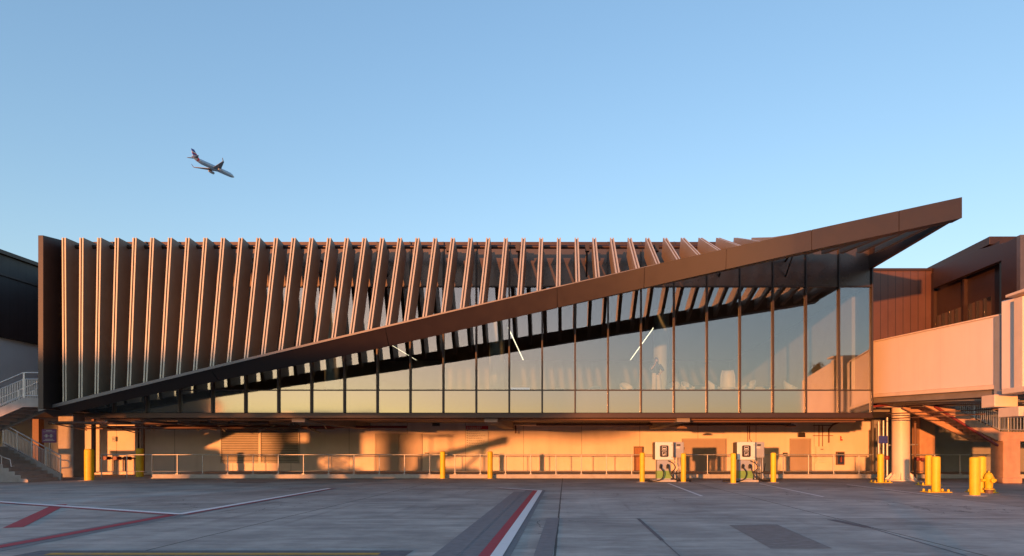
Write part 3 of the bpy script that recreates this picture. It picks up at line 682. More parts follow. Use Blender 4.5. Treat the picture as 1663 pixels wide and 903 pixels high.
# ================================================================ BOLLARDS
def bollard_proto(h,r,plate):
    o=thing('bollard','','bollard')
    MB().lathe([(r,0),(r,h-r*.35),(r*.93,h-r*.16),(r*.72,h-r*.04),(r*.3,h)],(0,0,0),24).build('post',M_yellow,o)
    if plate:
        MB().box(-.42,.42,-.25,.25,.004,.03).build('base_plate',M_yellow,o,.008)
        for x_ in (-.33,.33):
            for y_ in (-.17,.17): MB().lathe([(.04,.03),(.04,.10),(.02,.12)],(x_,y_,0),8).build('anchor_bolt',M_yellow,o)
    else:
        MB().lathe([(r*2.3,.003),(r*2.1,.02)],(0,0,0),20).build('footing',M_kerb,o)
    return o
BP={}
bl=[(145,729,780.5,.20,0,'thick yellow bollard nearest the left staircase'),
    (227,728,775,.185,0,'yellow bollard in front of the lit wall strip left of the vent louvre'),
    (719,733,777.5,.135,0,'yellow bollard beside the double door left of the white notice board'),
    (796,733,777.5,.135,0,'yellow bollard just right of the white notice board on the wall'),
    (1043,735,783,.12,0,'yellow bollard left of the first charger, before the brown wall cabinet'),
    (1110,736,783,.12,0,'yellow bollard right of the first charger, before the wide door'),
    (1191,736,785,.12,0,'yellow bollard left of the second charger, over black cables'),
    (1256,735,783.5,.12,0,'yellow bollard right of the second charger with nothing behind but wall'),
    (1430,737,784,.135,1,'yellow bollard on a plate below the blue valve tag'),
    (1508,739,788,.135,1,'rear yellow bollard of the pair beside the square concrete column'),
    (1520,741,799.5,.14,1,'front yellow bollard of the pair, bolted to a wide base plate'),
    (1583,742,805,.155,0,'nearest and thickest yellow bollard, left of the hydrant'),
    (1594,741,800,.14,1,'yellow bollard half hidden between the thickest bollard and the hydrant')]
for px,py0,py1,r,pl_,lab in bl:
    D=EYE*F/(py1-VY); h=Z(py0,D)
    key=(round(h,1),r,pl_)
    o=bollard_proto(h,r,pl_); o['label']=lab; o['group']='yellow bollards along the building'
    o.location=(X(px,D),D,0)
    if px==227: pass

# ================================================================ KERB RAILING
GR=thing('guard_railing','low galvanised guard railing along the walkway kerb','railing',(0,YK+.3,KZ))
def gr(mb,nm): return sub(GR,mb,nm,M_galv)
yr=YK+.3; zr=Z(738.5,yr)
for xs,xe_ in ((X(165,yr),X(345,yr)),(X(347,yr),X(880,yr)),(X(882,yr),X(1418,yr)),(X(1480,yr),23.5)):
    gr(MB().tube([(xs,yr,zr),(xe_,yr,zr)],.026,8).tube([(xs,yr,KZ+.14),(xe_,yr,KZ+.14)],.012,6),'top_rail')
px=165
while px<1640:
    if not 1425<px<1475: (lambda b_: gr(MB().tube([(X(px,yr),yr,b_),(X(px,yr),yr,zr)],.026,8).box(X(px,yr)-.07,X(px,yr)+.07,yr-.07,yr+.07,b_,b_+.015),'post'))(KZ if X(px,yr)>-21.6 else 0)
    px+=41
# ================================================================ CHARGERS
def charger():
    o=thing('charging_station','','charger')
    MB().box(-.42,.42,-.30,.30,1.02,1.86).build('cabinet',M_charger,o,.03)
    MB().box(-.47,-.425,-.27,.27,1.04,1.84).build('side_vent',M_dark,o,.01)
    p=MB().box(-.32,.32,-.24,.24,.10,1.015).build('pedestal',M_greyp,o,.015)
    MB().box(-.323,.323,-.243,.243,.16,.52).build('coloured_band',M_green,p)
    MB().box(-.55,.55,-.40,.40,.004,.10).build('plinth',M_kerb,o,.01)
    # screen with rounded corners
    pts=[]; x0,x1,z0,z1,r=-.20,.20,1.16,1.70,.06
    for cx,cz,a0 in ((x1-r,z0+r,-90),(x1-r,z1-r,0),(x0+r,z1-r,90),(x0+r,z0+r,180)):
        for k in range(5): pts.append((cx+r*math.cos(R(a0+k*22.5)),cz+r*math.sin(R(a0+k*22.5))))
    s=MB().prism(pts,1,-.318,-.302).build('screen',M_screen,o)
    ic=MB()   # pictograms: a small panel over a gun symbol
    def rect(x0,x1,z0,z1): ic.box(x0,x1,-.324,-.3185,z0,z1)
    rect(-.10,.10,1.63,1.645); rect(-.10,-.085,1.50,1.63); rect(.085,.10,1.50,1.63); rect(-.10,.10,1.485,1.50); rect(-.06,.06,1.53,1.57)
    rect(-.12,.12,1.44,1.452); rect(-.09,.09,1.385,1.40); rect(-.09,-.075,1.22,1.385); rect(.075,.09,1.22,1.385); rect(-.04,.0,1.22,1.30); rect(.02,.045,1.24,1.33)
    ic.build('pictograms',M_charger,s)
    for z in (1.15,1.72): MB().tube([(.36,-.30,z),(.36,-.315,z)],.018,8).build('lock',M_black,o)
    for sx in (-1,1):
        hol=MB().box(sx*.16-.06,sx*.16+.06,-.32,-.24,.62,.78).build('holster',M_black,o,.02)
        gun=MB().tube([(sx*.16,-.30,.80),(sx*.17,-.40,.78),(sx*.19,-.44,.66)],[.045,.05,.035],8); gun.build('plug',M_black,hol)
    def cable(pts): 
        out=[]; P=[Vector(p) for p in pts]
        for i in range(len(P)-1):
            p0=P[max(i-1,0)];p1=P[i];p2=P[i+1];p3=P[min(i+2,len(P)-1)]
            for k in range(8):
                t=k/8; out.append(.5*((2*p1)+(-p0+p2)*t+(2*p0-5*p1+4*p2-p3)*t*t+(-p0+3*p1-3*p2+p3)*t**3))
        out.append(P[-1]); return out
    MB().tube(cable([(-.19,-.44,.66),(-.06,-.5,.45),(-.12,-.5,.18),(-.35,-.45,.06),(-.8,-.5,.045),(-1.1,-.35,.045),(-.9,-.1,.045),(-.5,-.42,.05)]),.028,7).build('cable',M_black,o)
    MB().tube(cable([(.19,-.44,.66),(.25,-.5,.4),(.45,-.5,.15),(.75,-.45,.05),(1.1,-.5,.045),(1.25,-.2,.045),(.9,-.1,.05),(.7,-.35,.11),(1.0,-.45,.12)]),.028,7).build('cable',M_black,o)
    MB().tube(cable([(.2,-.26,.98),(.40,-.4,.86),(.5,-.42,.66),(.36,-.4,.46),(.6,-.35,.40),(.85,-.2,.5),(.95,-.05,.85)]),.024,6).build('cable',M_black,o)
    return o
CH=charger(); Dc=28.9
place(CH,True,(X(1077,Dc),Dc,0),0,'white and grey vehicle charger in front of the cream wall, left of the two','vehicle chargers')
place(CH,False,(X(1209,Dc),Dc,0),0,'white and grey vehicle charger standing before bare wall, right of the two','vehicle chargers')
def cab():
    o=thing('electrical_cabinet','','cabinet')
    MB().box(-.23,.23,-.14,.14,1.12,1.86).build('box',M_greyp,o,.015)
    MB().box(-.20,.20,-.155,-.142,1.16,1.82).build('door',M_greyp,o,.006)
    st=MB().box(-.12,.06,-.158,-.1555,1.68,1.76).build('warning_label',M_black,o)
    MB().box(-.16,.02,-.158,-.1555,1.56,1.64).build('white_label',M_wfab,o)
    MB().box(.235,.27,-.06,.06,1.5,1.62).build('switch',M_black,o)
    MB().box(-.2,-.15,-.04,.04,0,1.115).box(.15,.2,-.04,.04,0,1.115).build('post',M_galv,o)
    for x_ in (-.06,.0,.07): MB().tube([(x_,-.06,1.12),(x_,-.06,.1)],.025,6).build('conduit',M_galv,o)
    return o
EC=cab()
place(EC,True,(X(1102,29.3),29.3,0),0,'grey switch cabinet on posts just right of the left charger','switch cabinets by the chargers')
place(EC,False,(X(1232,29.3),29.3,0),0,'grey switch cabinet on posts just right of the right charger','switch cabinets by the chargers')

# ================================================================ HYDRANT
Dh=EYE*F/(801-VY); HY=thing('fire_hydrant','yellow fire hydrant on a rusty flange near the right edge','hydrant',(X(1606,Dh),Dh,0))
MB().lathe([(.17,.13),(.17,.16),(.115,.17),(.13,.45),(.15,.50),(.15,.53),(.16,.535),(.16,.56),(.135,.565),(.12,.63),(.08,.69),(.03,.71),(.03,.76),(.015,.765)],(0,0,0),20).build('barrel',M_yellow,HY)
MB().lathe([(.12,0),(.12,.10),(.165,.105),(.165,.128)],(0,0,0),16).build('flange',M_brownp,HY)
for d in ((0,-1),(1,0),(-1,0)):
    r0=.075 if d==(0,-1) else .05
    o=MB().tube([(d[0]*.1,d[1]*.1,.44),(d[0]*.19,d[1]*.19,.44)],r0*.8,12).tube([(d[0]*.18,d[1]*.18,.44),(d[0]*.24,d[1]*.24,.44)],r0,12).tube([(d[0]*.24,d[1]*.24,.44),(d[0]*.27,d[1]*.27,.44)],.02,5); o.build('nozzle_cap',M_yellow,HY)
bt=MB()
for k_ in range(8): bt.lathe([(.016,.13),(.016,.18)],(.15*math.cos(k_*PI/4),.15*math.sin(k_*PI/4),0),6)
bt.build('bolts',M_brownp,HY)

# ================================================================ SIGNS AND WALL FITTINGS
bx0,bx1,bz0,bz1=WX(757),WX(793),WZ(726),WZ(692)
NB_=thing('notice_board','white notice board with a red heading bar on the undercroft wall','sign',((bx0+bx1)/2,YW,(bz0+bz1)/2))
def nb(mb,nm,m,parent=None): return sub(NB_,mb,nm,m,0,parent)
b_=nb(MB().box(bx0,bx1,YW-.05,YW-.004,bz0,bz1),'board',M_wfab)
nb(MB().box(bx0,bx1-.0,YW-.056,YW-.051,bz1-.2,bz1),'heading_bar',M_red)
tx=MB()
def scribble(mb,x0,x1,z,h,y):
    x=x0
    while x<x1:
        w=random.uniform(.05,.13); mb.box(x,min(x+w,x1),y-.004,y,z,z+h*random.uniform(.7,1)); x+=w+.03
scribble(tx,bx0+.05,bx1-.4,bz1-.09,.05,YW-.057); scribble(tx,bx0+.05,bx1-.45,bz1-.17,.05,YW-.057); nb(tx,'heading_text',M_wfab)
z=bz1-.30; M_ink=mat('ink',(.06,.06,.09),.6)
while z>bz0+.06:
    tx=MB().box(bx0+.05,bx0+.10,YW-.055,YW-.051,z-.02,z+.04)
    scribble(tx,bx0+.16,bx1-random.uniform(.08,.6),z,.022,YW-.051); scribble(tx,bx0+.16,bx1-random.uniform(.2,.7),z-.045,.022,YW-.051)
    nb(tx,'text_line',M_ink); z-=.145
tag_s=tag(MB().box(WX(757),WX(793),YW-.02,YW-.004,WZ(740),WZ(727)).build('blank_board',mat('pale_panel',(.60,.56,.50),.6)),'pale blank panel fixed below the white notice board','panel')
# purple sign on a post beside the left stair
Ds=31.5; PS=thing('sign_post','purple square warning sign on a thin post beside the left staircase','sign',(X(81,Ds),Ds,0))
MB().tube([(0,0,0),(0,0,2.0)],.035,8).build('post',M_galv,PS)
sp_=MB().box(-.37,.37,-.05,-.02,Z(719,Ds),Z(697,Ds)).build('sign_panel',M_purple,PS,.01)
tx=MB(); zt_=Z(697,Ds)
for (x0,x1,za,zb_) in ((-.15,.15,.06,.10),(-.3,.3,.13,.145),(-.18,-.08,.26,.42),(.06,.16,.26,.42),(-.26,-.02,.33,.36),(-.02,.22,.33,.36),(-.2,.2,.5,.53),(-.28,.28,.56,.59)):
    tx.box(x0,x1,-.056,-.051,zt_-zb_,zt_-za)
tx.build('sign_marks',M_wfab,sp_)
def wallbox(name,lab,cat,px0,px1,py0,py1,d,m,extra=None,yw=YW):
    x0,x1=X(px0,yw),X(px1,yw); z0,z1=Z(py1,yw),Z(py0,yw); w,h=(x1-x0)/2,(z1-z0)/2
    o=thing(name,lab,cat,((x0+x1)/2,yw,(z0+z1)/2))
    MB().box(-w,w,-d,-.003,-h,h).build('body',m,o,.008)
    if extra: extra(o,w,h,d)
    return o
def ex_text(m):
    def f(o,w,h,d):
        t=MB(); scribble(t,-w*.7,w*.7,-h*.2,h*.45,-d-.0005); t.build('lettering',m,o)
    return f
wallbox('wall_plaque','small dark plaque beside the double door','plaque',690,697,735,739.5,.03,M_dark,ex_text(M_wfab))
wallbox('wall_plaque','small dark plaque on the wall left of the single door','plaque',1271,1279,735,740,.03,M_dark,ex_text(M_wfab))
wallbox('wall_plaque','small dark plaque between left charger and the wide door','plaque',1088,1094,735,739.5,.03,M_dark,ex_text(M_wfab))
def ex_cab(o,w,h,d):
    MB().box(-w*.85,w*.85,-d-.012,-d-.001,-h*.9,h*.9).build('door_leaf',M_wood,o,.004); MB().tube([(w*.6,-d-.012,0),(w*.6,-d-.05,0)],.02,6).build('knob',M_steel,o)
wallbox('wall_cabinet','narrow tall brown cabinet at the wall left of the chargers','cabinet',1029,1043,725,766,.25,M_brownp,ex_cab)
def ex_fire(o,w,h,d):
    MB().box(-w*.75,w*.75,-d-.01,-d-.001,-h*.85,h*.85).build('glass_front',M_gloss,o)
    MB().lathe([(.05,-h*.6),(.06,-h*.5),(.06,h*.1),(.02,h*.25),(.02,h*.35)],(0,-d-.07,0),10).build('extinguisher',M_rust,o)
wallbox('wall_cabinet','small brown cabinet low on the wall right of the single door','cabinet',1357,1370,733.5,755,.16,M_brownp,ex_fire)
def ex_plate(o,w,h,d):
    t=MB(); t.box(-.05,.02,-d-.005,-d-.001,-.12,.16); t.box(.02,.10,-d-.005,-d-.001,-.12,-.02); t.box(-.0,.05,-d-.005,-d-.001,.06,.1); t.build('red_symbol',M_red,o)
wallbox('wall_sign','cream plate with a red symbol on the wall right of the single door','sign',1361,1370,706,719,.02,M_cream,ex_plate)
def ex_slope(o,w,h,d): MB().prism([(-d,-h),(-.004,h),(-.004,h+.02),(-d-.03,-h)],0,-w,w).build('hood',M_dark,o)
wallbox('wall_lamp','dark hooded wall lamp above the single door','lamp',1295,1306,703,710,.18,M_dark,ex_slope)
def ex_panel(o,w,h,d):
    MB().box(-w*.9,w*.9,-d-.012,-d-.001,-h*.93,h*.93).build('panel_door',M_stucco,o,.004); MB().box(-.09,.09,-d-.018,-d-.0125,h*.62,h*.7).build('nameplate',M_dark,o)
wallbox('breaker_cabinet','cream painted electrical panel under conduits right of the single door','panel',1324,1342,725,752,.16,M_stucco,ex_panel)
cd=thing('conduit','pair of thin conduits dropping to the cream electrical panel','conduit',(WX(1332),YW,WZ(700)))
for dx in (-.1,.12): MB().tube([(dx,-.06,WZ(726)-WZ(700)),(dx,-.06,3.0-WZ(700))],.025,6).build('pipe',M_brownp,cd)
MB().tube([(.5,-.06,-.72),(.5,-.06,.1),(.75,-.06,.38),(1.4,-.06,.65),(3.0,-.06,.75)],.05,8).build('bent_pipe',M_brownp,cd)
MB().box(-.45,.75,-.09,-.003,.32,.36).box(-.45,.75,-.09,-.003,-.3,-.26).build('strut',M_brownp,cd)
cd=thing('conduit','thin bent conduit running down the wall behind the right charger','conduit',(WX(1217),YW,2.5))
MB().tube([(0,-.05,.7),(0,-.05,-.35),(.1,-.05,-.45),(.1,-.05,-1.0)],.025,6).build('pipe',M_brownp,cd)
MB().tube([(-.12,-.05,.7),(-.12,-.05,-1.0)],.02,6).build('pipe',M_brownp,cd)
wallbox('wall_light','small dark floodlight high on the wall above the double door','lamp',703,714,688,692,.2,M_dark,ex_slope)
def pend(px,py,Dp,lab,w):
    o=thing('pendant_lamp',lab,'lamp',(X(px,Dp),Dp,Z(py,Dp)),0,'pendant lamps under the lounge floor')
    MB().tube([(0,0,.04),(0,0,2.82-Z(py,Dp)+.3)],.015,6).build('stem',M_dark,o)
    MB().prism([(-w,-.04),(w,-.04),(w*.85,.03),(w*.3,.09),(-w*.3,.09),(-w*.85,.03)],1,-.14,.14).build('shade',M_brownp,o,.01)
pend(1093,692,33,'pendant lamp left of the pair above the left charger',.24)
pend(1107,695,31,'pendant lamp right of the pair above the left charger',.28)
pend(1284,692,32,'wide pendant lamp above the wall left of the single door lamp',.26)
pend(345,690,33,'pendant lamp above the left end of the vent louvre',.2); pend(270,687,33,'pendant lamp in the dark ceiling left of the vent louvre',.2)
pend(478,691,33,'pendant lamp above the right end of the vent louvre',.26)
# long service pipes below the slab
SP=thing('service_pipes','bundle of brown service pipes hung beneath the raised lounge','pipes',(0,33,3))
for (x0,x1,y,z,r,m_) in ((-1.7,13.2,YW-1.5,2.98,.07,M_brownp),(-3.9,12.0,YW-.4,3.02,.06,M_cream),(-24,-14,33.5,2.7,.06,M_brownp),(-27,-15.5,32.2,2.9,.09,M_brownp),(-26,-9,35,2.8,.07,M_rust),(-29,-13.5,36,2.75,.05,M_brownp),(-21.5,13.8,YG+.6,2.9,.05,M_brownp),(4,13.6,YG+1.0,2.85,.08,M_brownp)):
    sub(SP,MB().tube([(x0,y,z),(x1,y,z)],r,8),'pipe',m_)
for k_ in range(16):
    xx=random.uniform(-27,-13); sub(SP,MB().tube([(xx,32+random.random()*4,2.86),(xx+random.uniform(-.1,.1),32.5+random.random()*4,2.5+random.random()*.3)],.03,6),'hanger',M_steel)
for xx in (-22.8,-20.9,-19.2,-17.7,-16.6): sub(SP,MB().box(xx,xx+.12,30.5,36.8,2.86,2.98),'cross_strut',M_soffit)
sub(SP,MB().tube([(-3.0,YW-.4,3.02),(-3.0,YW-.4,2.5)],.05,8),'drop_pipe',M_brownp)
# structural posts at the left under the slab
for px_,w_,lab in ((152,.16,'thin brown steel post left of the lit wall strips'),(232,.14,'dark steel post right of the yellow bollard in the undercroft'),(62,.36,'brown steel post behind the left staircase')):
    o=thing('steel_post',lab,'post',(X(px_,34.5),34.5,KZ)); MB().box(-w_/2,w_/2,-w_/2,w_/2,0,3.0).build('shaft',M_brownp,o,.01); MB().box(-w_,w_,-w_,w_,0,.03).build('foot_plate',M_brownp,o)
# buttress strips on the wall at the far left (pale piers between lit strips)
# sprinkler riser with backflow valves
BV=thing('sprinkler_valves','dark sprinkler valve assembly with red handwheel on the wall at left','valve',(WX(205),YW-.5,KZ))
z_=Z(744,YW-.5)-KZ
MB().tube([(-1.2,0,z_),(1.1,0,z_),(1.1,0,2.75)],.05,8).build('pipe',M_dark,BV)
for xx in (-.7,-.1,.5):
    MB().lathe([(.09,z_-.1),(.13,z_-.05),(.13,z_+.05),(.09,z_+.1)],(xx,0,0),10).tube([(xx,0,z_),(xx,-.3,z_)],.03,6).build('valve_body',M_rust,BV)
    MB().tube([(xx,-.3,z_),(xx,-.33,z_)],.12,14).build('handwheel',M_rust,BV)
for xx in (-.4,.3): MB().box(xx-.03,xx+.03,-.03,.03,.0,z_).build('stand',M_dark,BV)
sg=wallbox('gauge_box','small grey gauge box on the lit wall strip above the sprinkler valves','box',184,190,709,717,.12,M_greyp,ex_text(M_dark))
# standpipes by the bridge column
VP=thing('standpipes','cluster of galvanised standpipes with a blue tag beside the boarding bridge column','pipes',(X(1433,30.6),30.6,0))
for dx,top in ((-.18,2.9),(.05,2.95),(.24,3.1)):
    MB().tube([(dx,0,.1),(dx,0,top)],.055,10).build('pipe',M_galv,VP)
MB().box(-.22,.22,-.09,-.07,Z(720,30.6),Z(708,30.6)).build('blue_tag',M_blue,VP)
MB().lathe([(.09,1.0),(.12,1.05),(.12,1.15),(.09,1.2)],(.2,-.05,0),10).build('valve',M_rust,VP); MB().lathe([(.09,.8),(.12,.85),(.12,.95),(.09,1.0)],(-.1,-.05,0),10).build('valve',M_dark,VP)
MB().tube([(.24,0,Z(723,30.6)),(1.75,0,Z(722,30.6))],.04,8).build('cross_pipe',M_galv,VP)
RP=thing('red_standpipe','rust red standpipe with a red valve between the bridge column and concrete column','pipe',(X(1486,30.6),30.6,0))
MB().tube([(0,0,.0),(0,0,2.9)],.06,10).build('pipe',M_brownp,RP); MB().lathe([(.08,.95),(.13,1.0),(.13,1.08),(.08,1.13)],(.1,-.05,0),10).tube([(0,0,1.04),(.5,0,1.04)],.05,8).tube([(.35,0,1.0),(.35,-.12,1.0)],.1,10).build('valve',M_rust,RP)

# ================================================================ LOUNGE INTERIOR
ZFL=ZS-.10
def chair():
    o=thing('tub_chair','','chair')
    n=18; vs=[]; fs_=[]; rows=[(.22,.40,.0),(.33,.44,.0),(.36,.62,.10),(.37,.86,.30)]
    for j,(r,z,k) in enumerate(rows):
        for i in range(n+1):
            an=R(-20+220*i/n); back=max(0,math.sin(an)); zz=z if j<2 else z*(1-.0)-(1-back)*(z-.50)*.8
            vs.append((r*math.cos(an),r*math.sin(an),zz))
    for j in range(3):
        for i in range(n): fs_.append((j*(n+1)+i,j*(n+1)+i+1,(j+1)*(n+1)+i+1,(j+1)*(n+1)+i))
    b=MB().add(vs,fs_,True).build('shell',M_wfab,o); s=b.modifiers.new('thick','SOLIDIFY'); s.thickness=.045
    MB().lathe([(.30,.36),(.33,.39),(.32,.46),(.28,.48)],(0,0,0),20).build('seat',M_wfab,o)
    MB().lathe([(.04,.03),(.03,.36)],(0,0,0),10).lathe([(.24,.0),(.22,.02),(.05,.04)],(0,0,0),20).build('pedestal',M_steel,o)
    return o
ch=chair()
cl=[(1018,31.5,20,'white tub chair under the right ceiling light strip'),(1092,31.0,-30,'white tub chair half behind the mullion right of the standing person'),(1118,31.0,35,'white tub chair, second to the right of the standing person'),(1160,30.6,80,'narrow white tub chair seen from its side left of the tall chair'),
    (1215,30.4,-70,'white tub chair facing left near the glass at right'),(1285,30.6,60,'white tub chair at the glass beside the reflected bridge'),(910,34,10,'white tub chair far inside near the lounge middle'),(965,33,-20,'white tub chair deep inside, left of the right light strip')]
for i,(px,Dp,rz,lab) in enumerate(cl): place(ch,i==0,(X(px,Dp),Dp,ZFL),R(rz),lab,'white lounge chairs behind the glass')
def egg():
    o=thing('high_back_chair','tall white high backed chair behind the glass right of centre','chair')
    n=14; vs=[]; fs_=[]; rows=[(.25,.38),(.36,.45),(.38,.75),(.36,1.1),(.28,1.38)]
    for j,(r,z) in enumerate(rows):
        for i in range(n+1):
            an=R(10+160*i/n); vs.append((r*math.cos(an),r*math.sin(an)*.9,z))
    for j in range(len(rows)-1):
        for i in range(n): fs_.append((j*(n+1)+i,j*(n+1)+i+1,(j+1)*(n+1)+i+1,(j+1)*(n+1)+i))
    b=MB().add(vs,fs_,True).build('shell',M_wfab,o); s=b.modifiers.new('thick','SOLIDIFY'); s.thickness=.05
    MB().lathe([(.30,.36),(.33,.39),(.32,.48),(.26,.5)],(0,0,0),20).build('seat',M_wfab,o); MB().lathe([(.24,0),(.05,.04),(.03,.37)],(0,0,0),16).build('pedestal',M_steel,o); return o
e=egg(); e.location=(X(1182,30.8),30.8,ZFL); e.rotation_euler=(0,0,R(-15))
for i,(px,Dp,lab) in enumerate(((1040,32,'round side table left of the standing person'),(1250,30.8,'round side table between chairs near the right end'))):
    o=thing('side_table',lab,'table',(X(px,Dp),Dp,ZFL),0,'lounge side tables')
    MB().lathe([(.32,.50),(.33,.52),(.32,.54)],(0,0,0),24).build('table_top',M_counter,o); MB().lathe([(.2,0),(.18,.02),(.03,.04),(.03,.5)],(0,0,0),16).build('stem',M_steel,o)
for i,(xx,lab) in enumerate(((-12.25,'glowing linear ceiling light, left of the three in the lounge'),(-3.45,'glowing linear ceiling light, middle of the three in the lounge'),(5.35,'glowing linear ceiling light, right of the three in the lounge'))):
    o=thing('ceiling_light',lab,'light',(xx,44,ZH+.05),0,'linear ceiling lights in the lounge')
    MB().box(-.035,.035,(-1.4 if xx<-10 else -6.5),6.7,-.035,-.004).build('diffuser',M_lamp,o); MB().box(-.055,-.036,(-1.5 if xx<-10 else -6.6),6.8,-.05,-.003).box(.036,.055,(-1.5 if xx<-10 else -6.6),6.8,-.05,-.003).build('housing',M_dark,o)
o=thing('bar_counter','long dark counter across the back of the lounge','counter',(0,46,ZFL))
MB().box(-7,6.5,-.4,.4,0,1.05).build('body',M_counter,o,.02); MB().box(-7.1,6.6,-.5,.5,1.055,1.11).build('top',M_incol,o,.01)
o=thing('partition_wall','low partition running behind the lounge chairs','partition',(9.5,41,ZFL))
MB().box(-3.0,3.8,-.1,.1,0,1.6).build('panel',M_inwall,o,.02); MB().box(-3.0,3.8,-.13,.13,1.605,1.66).build('cap',M_counter,o)
# display shelves glowing faintly beside the middle light
o=thing('display_screen','small lit information screen inside the lounge near the middle','screen',(X(845,44),44,ZFL+1.0))
MB().box(-.75,.75,-.05,.05,0,.9).build('casing',M_dark,o,.02); MB().box(-.68,.68,-.056,-.051,.06,.84).build('display',emis('screen_glow',(.55,.70,1),.05),o)

# ================================================================ PEOPLE
def person(name,label,loc,rz,verts,edges,cloth,hair,dress_parts,skin_m):
    o=thing(name,label,'person',loc,rz)
    me=bpy.data.meshes.new('body'); me.from_pydata([v[:3] for v in verts],edges,[]); me.materials.append(skin_m)
    b=bpy.data.objects.new('body',me); C.objects.link(b); b.parent=o
    sk=b.modifiers.new('skin','SKIN')
    for i,v in enumerate(verts):
        s=me.skin_vertices[0].data[i]; s.radius=(v[3],v[4] if len(v)>4 else v[3]); s.use_root=(i==0)
    sk.use_smooth_shade=True
    ss=b.modifiers.new('sub','SUBSURF'); ss.levels=2; ss.render_levels=2
    for nm,mb,m_ in dress_parts: mb.build(nm,m_,o)
    return o
def figure(arm):
    v=[(0,0,.93,.15,.11),(0,0,1.08,.125,.095),(0,0,1.25,.155,.11),(0,0,1.39,.13,.085),(0,0,1.46,.055,.055),(0,0,1.53,.055,.06),(0,-.015,1.60,.085,.10),(0,-.01,1.69,.07,.085),
       (-.17,0,1.38,.06),(.17,0,1.38,.06),
       (-.10,0,.86,.10),(.10,0,.86,.10),(-.11,-.01,.48,.06),(.12,-.01,.48,.06),(-.11,.02,.08,.042),(.13,.02,.08,.042),(-.12,-.16,.03,.038,.03),(.15,-.16,.03,.038,.03)]
    e=[(0,1),(1,2),(2,3),(3,4),(4,5),(5,6),(6,7),(3,8),(3,9),(0,10),(0,11),(10,12),(11,13),(12,14),(13,15),(14,16),(15,17)]
    for side,(el,wr,hd,fdir) in ((8,arm[0]),(9,arm[1])):
        i=len(v); v+= [(*el,.042),(*wr,.030),(*hd,.038,.022)]; e+=[(side,i),(i,i+1),(i+1,i+2)]
        H=Vector(hd); f=Vector(fdir).normalized(); sd=f.orthogonal().normalized()
        for q in range(4):
            j=len(v); a=H+sd*(.027*(q-1.5))+f*.03; bb=a+f*(.05+.008*(1.5-abs(q-1.5)))+f.cross(sd)*.015
            v+=[(*a,.010),(*bb,.008)]; e+=[(i+2,j),(j,j+1)]
        j=len(v); a=H+sd*.05; bb=a+f*.045; v+=[(*a,.011),(*bb,.009)]; e+=[(i+2,j),(j,j+1)]
    return v,e
# woman behind the glass: one hand raised to her face, the other on the hip
v,e_=figure([((-.30,-.05,1.15),(-.16,-.20,1.36),(-.10,-.17,1.47),(.2,.2,1)),((.36,.04,1.14),(.20,-.12,1.02),(.13,-.13,.98),(-1,-.3,-.3))])
top=MB().lathe([(.185,.93),(.155,1.08),(.185,1.25),(.20,1.36),(.14,1.44),(.07,1.47)],(0,0,0),24)
top.v=[(x,y*.72,z) for x,y,z in top.v]
slv=MB().tube([(-.15,0,1.40),(-.25,-.03,1.27),(-.30,-.05,1.14)],[.085,.075,.06],12).tube([(.15,0,1.40),(.27,.02,1.27),(.36,.04,1.13)],[.085,.075,.06],12)
tr=MB().tube([(-.09,0,1.0),(-.11,0,.5),(-.12,0,.06)],[.125,.115,.13],14).tube([(.09,0,1.0),(.13,0,.5),(.15,0,.06)],[.125,.115,.13],14)
hair=MB().lathe([(.03,1.40),(.10,1.45),(.115,1.58),(.10,1.70),(.05,1.77),(.01,1.785)],(0,.035,0),18)
WM=person('person','woman in a dark top and wide pale trousers standing behind the glass, hand to face',(X(1066,29.2),29.2,ZFL),R(10),v,e_,None,None,
   [('top',top,M_cloth1),('sleeves',slv,M_cloth1),('trousers',tr,M_cloth2),('hair',hair,M_hair)],M_skin)
# photographer standing just behind the viewpoint: throws the long shadow over the apron
v,e_=figure([((-.28,-.10,1.15),(-.14,-.32,1.30),(-.08,-.36,1.38),(.1,-.3,1)),((.28,-.10,1.15),(.14,-.32,1.30),(.08,-.36,1.38),(-.1,-.3,1))])
top=MB().lathe([(.20,.85),(.18,1.08),(.205,1.25),(.21,1.36),(.15,1.44),(.07,1.47)],(0,0,0),24); top.v=[(x,y*.75,z) for x,y,z in top.v]
tr=MB().tube([(-.09,0,.98),(-.11,0,.5),(-.12,0,.05)],[.13,.10,.09],14).tube([(.09,0,.98),(.12,0,.5),(.14,0,.05)],[.13,.10,.09],14)
hair=MB().lathe([(.09,1.56),(.105,1.62),(.09,1.71),(.05,1.765),(.01,1.78)],(0,.02,0),18)
person('person','person in dark clothes standing behind the viewpoint with raised hands',(1.25,-1.2,0),R(180),v,e_,None,None,[('jacket',top,M_cloth1),('trousers',tr,M_cloth1),('hair',hair,M_hair)],M_skin)

# ================================================================ AIRLINER
YP=545.; AP=thing('airliner','silver airliner with a striped red and blue tail climbing away in the sky','aeroplane',(X(347,YP),YP,Z(272,YP)),0)
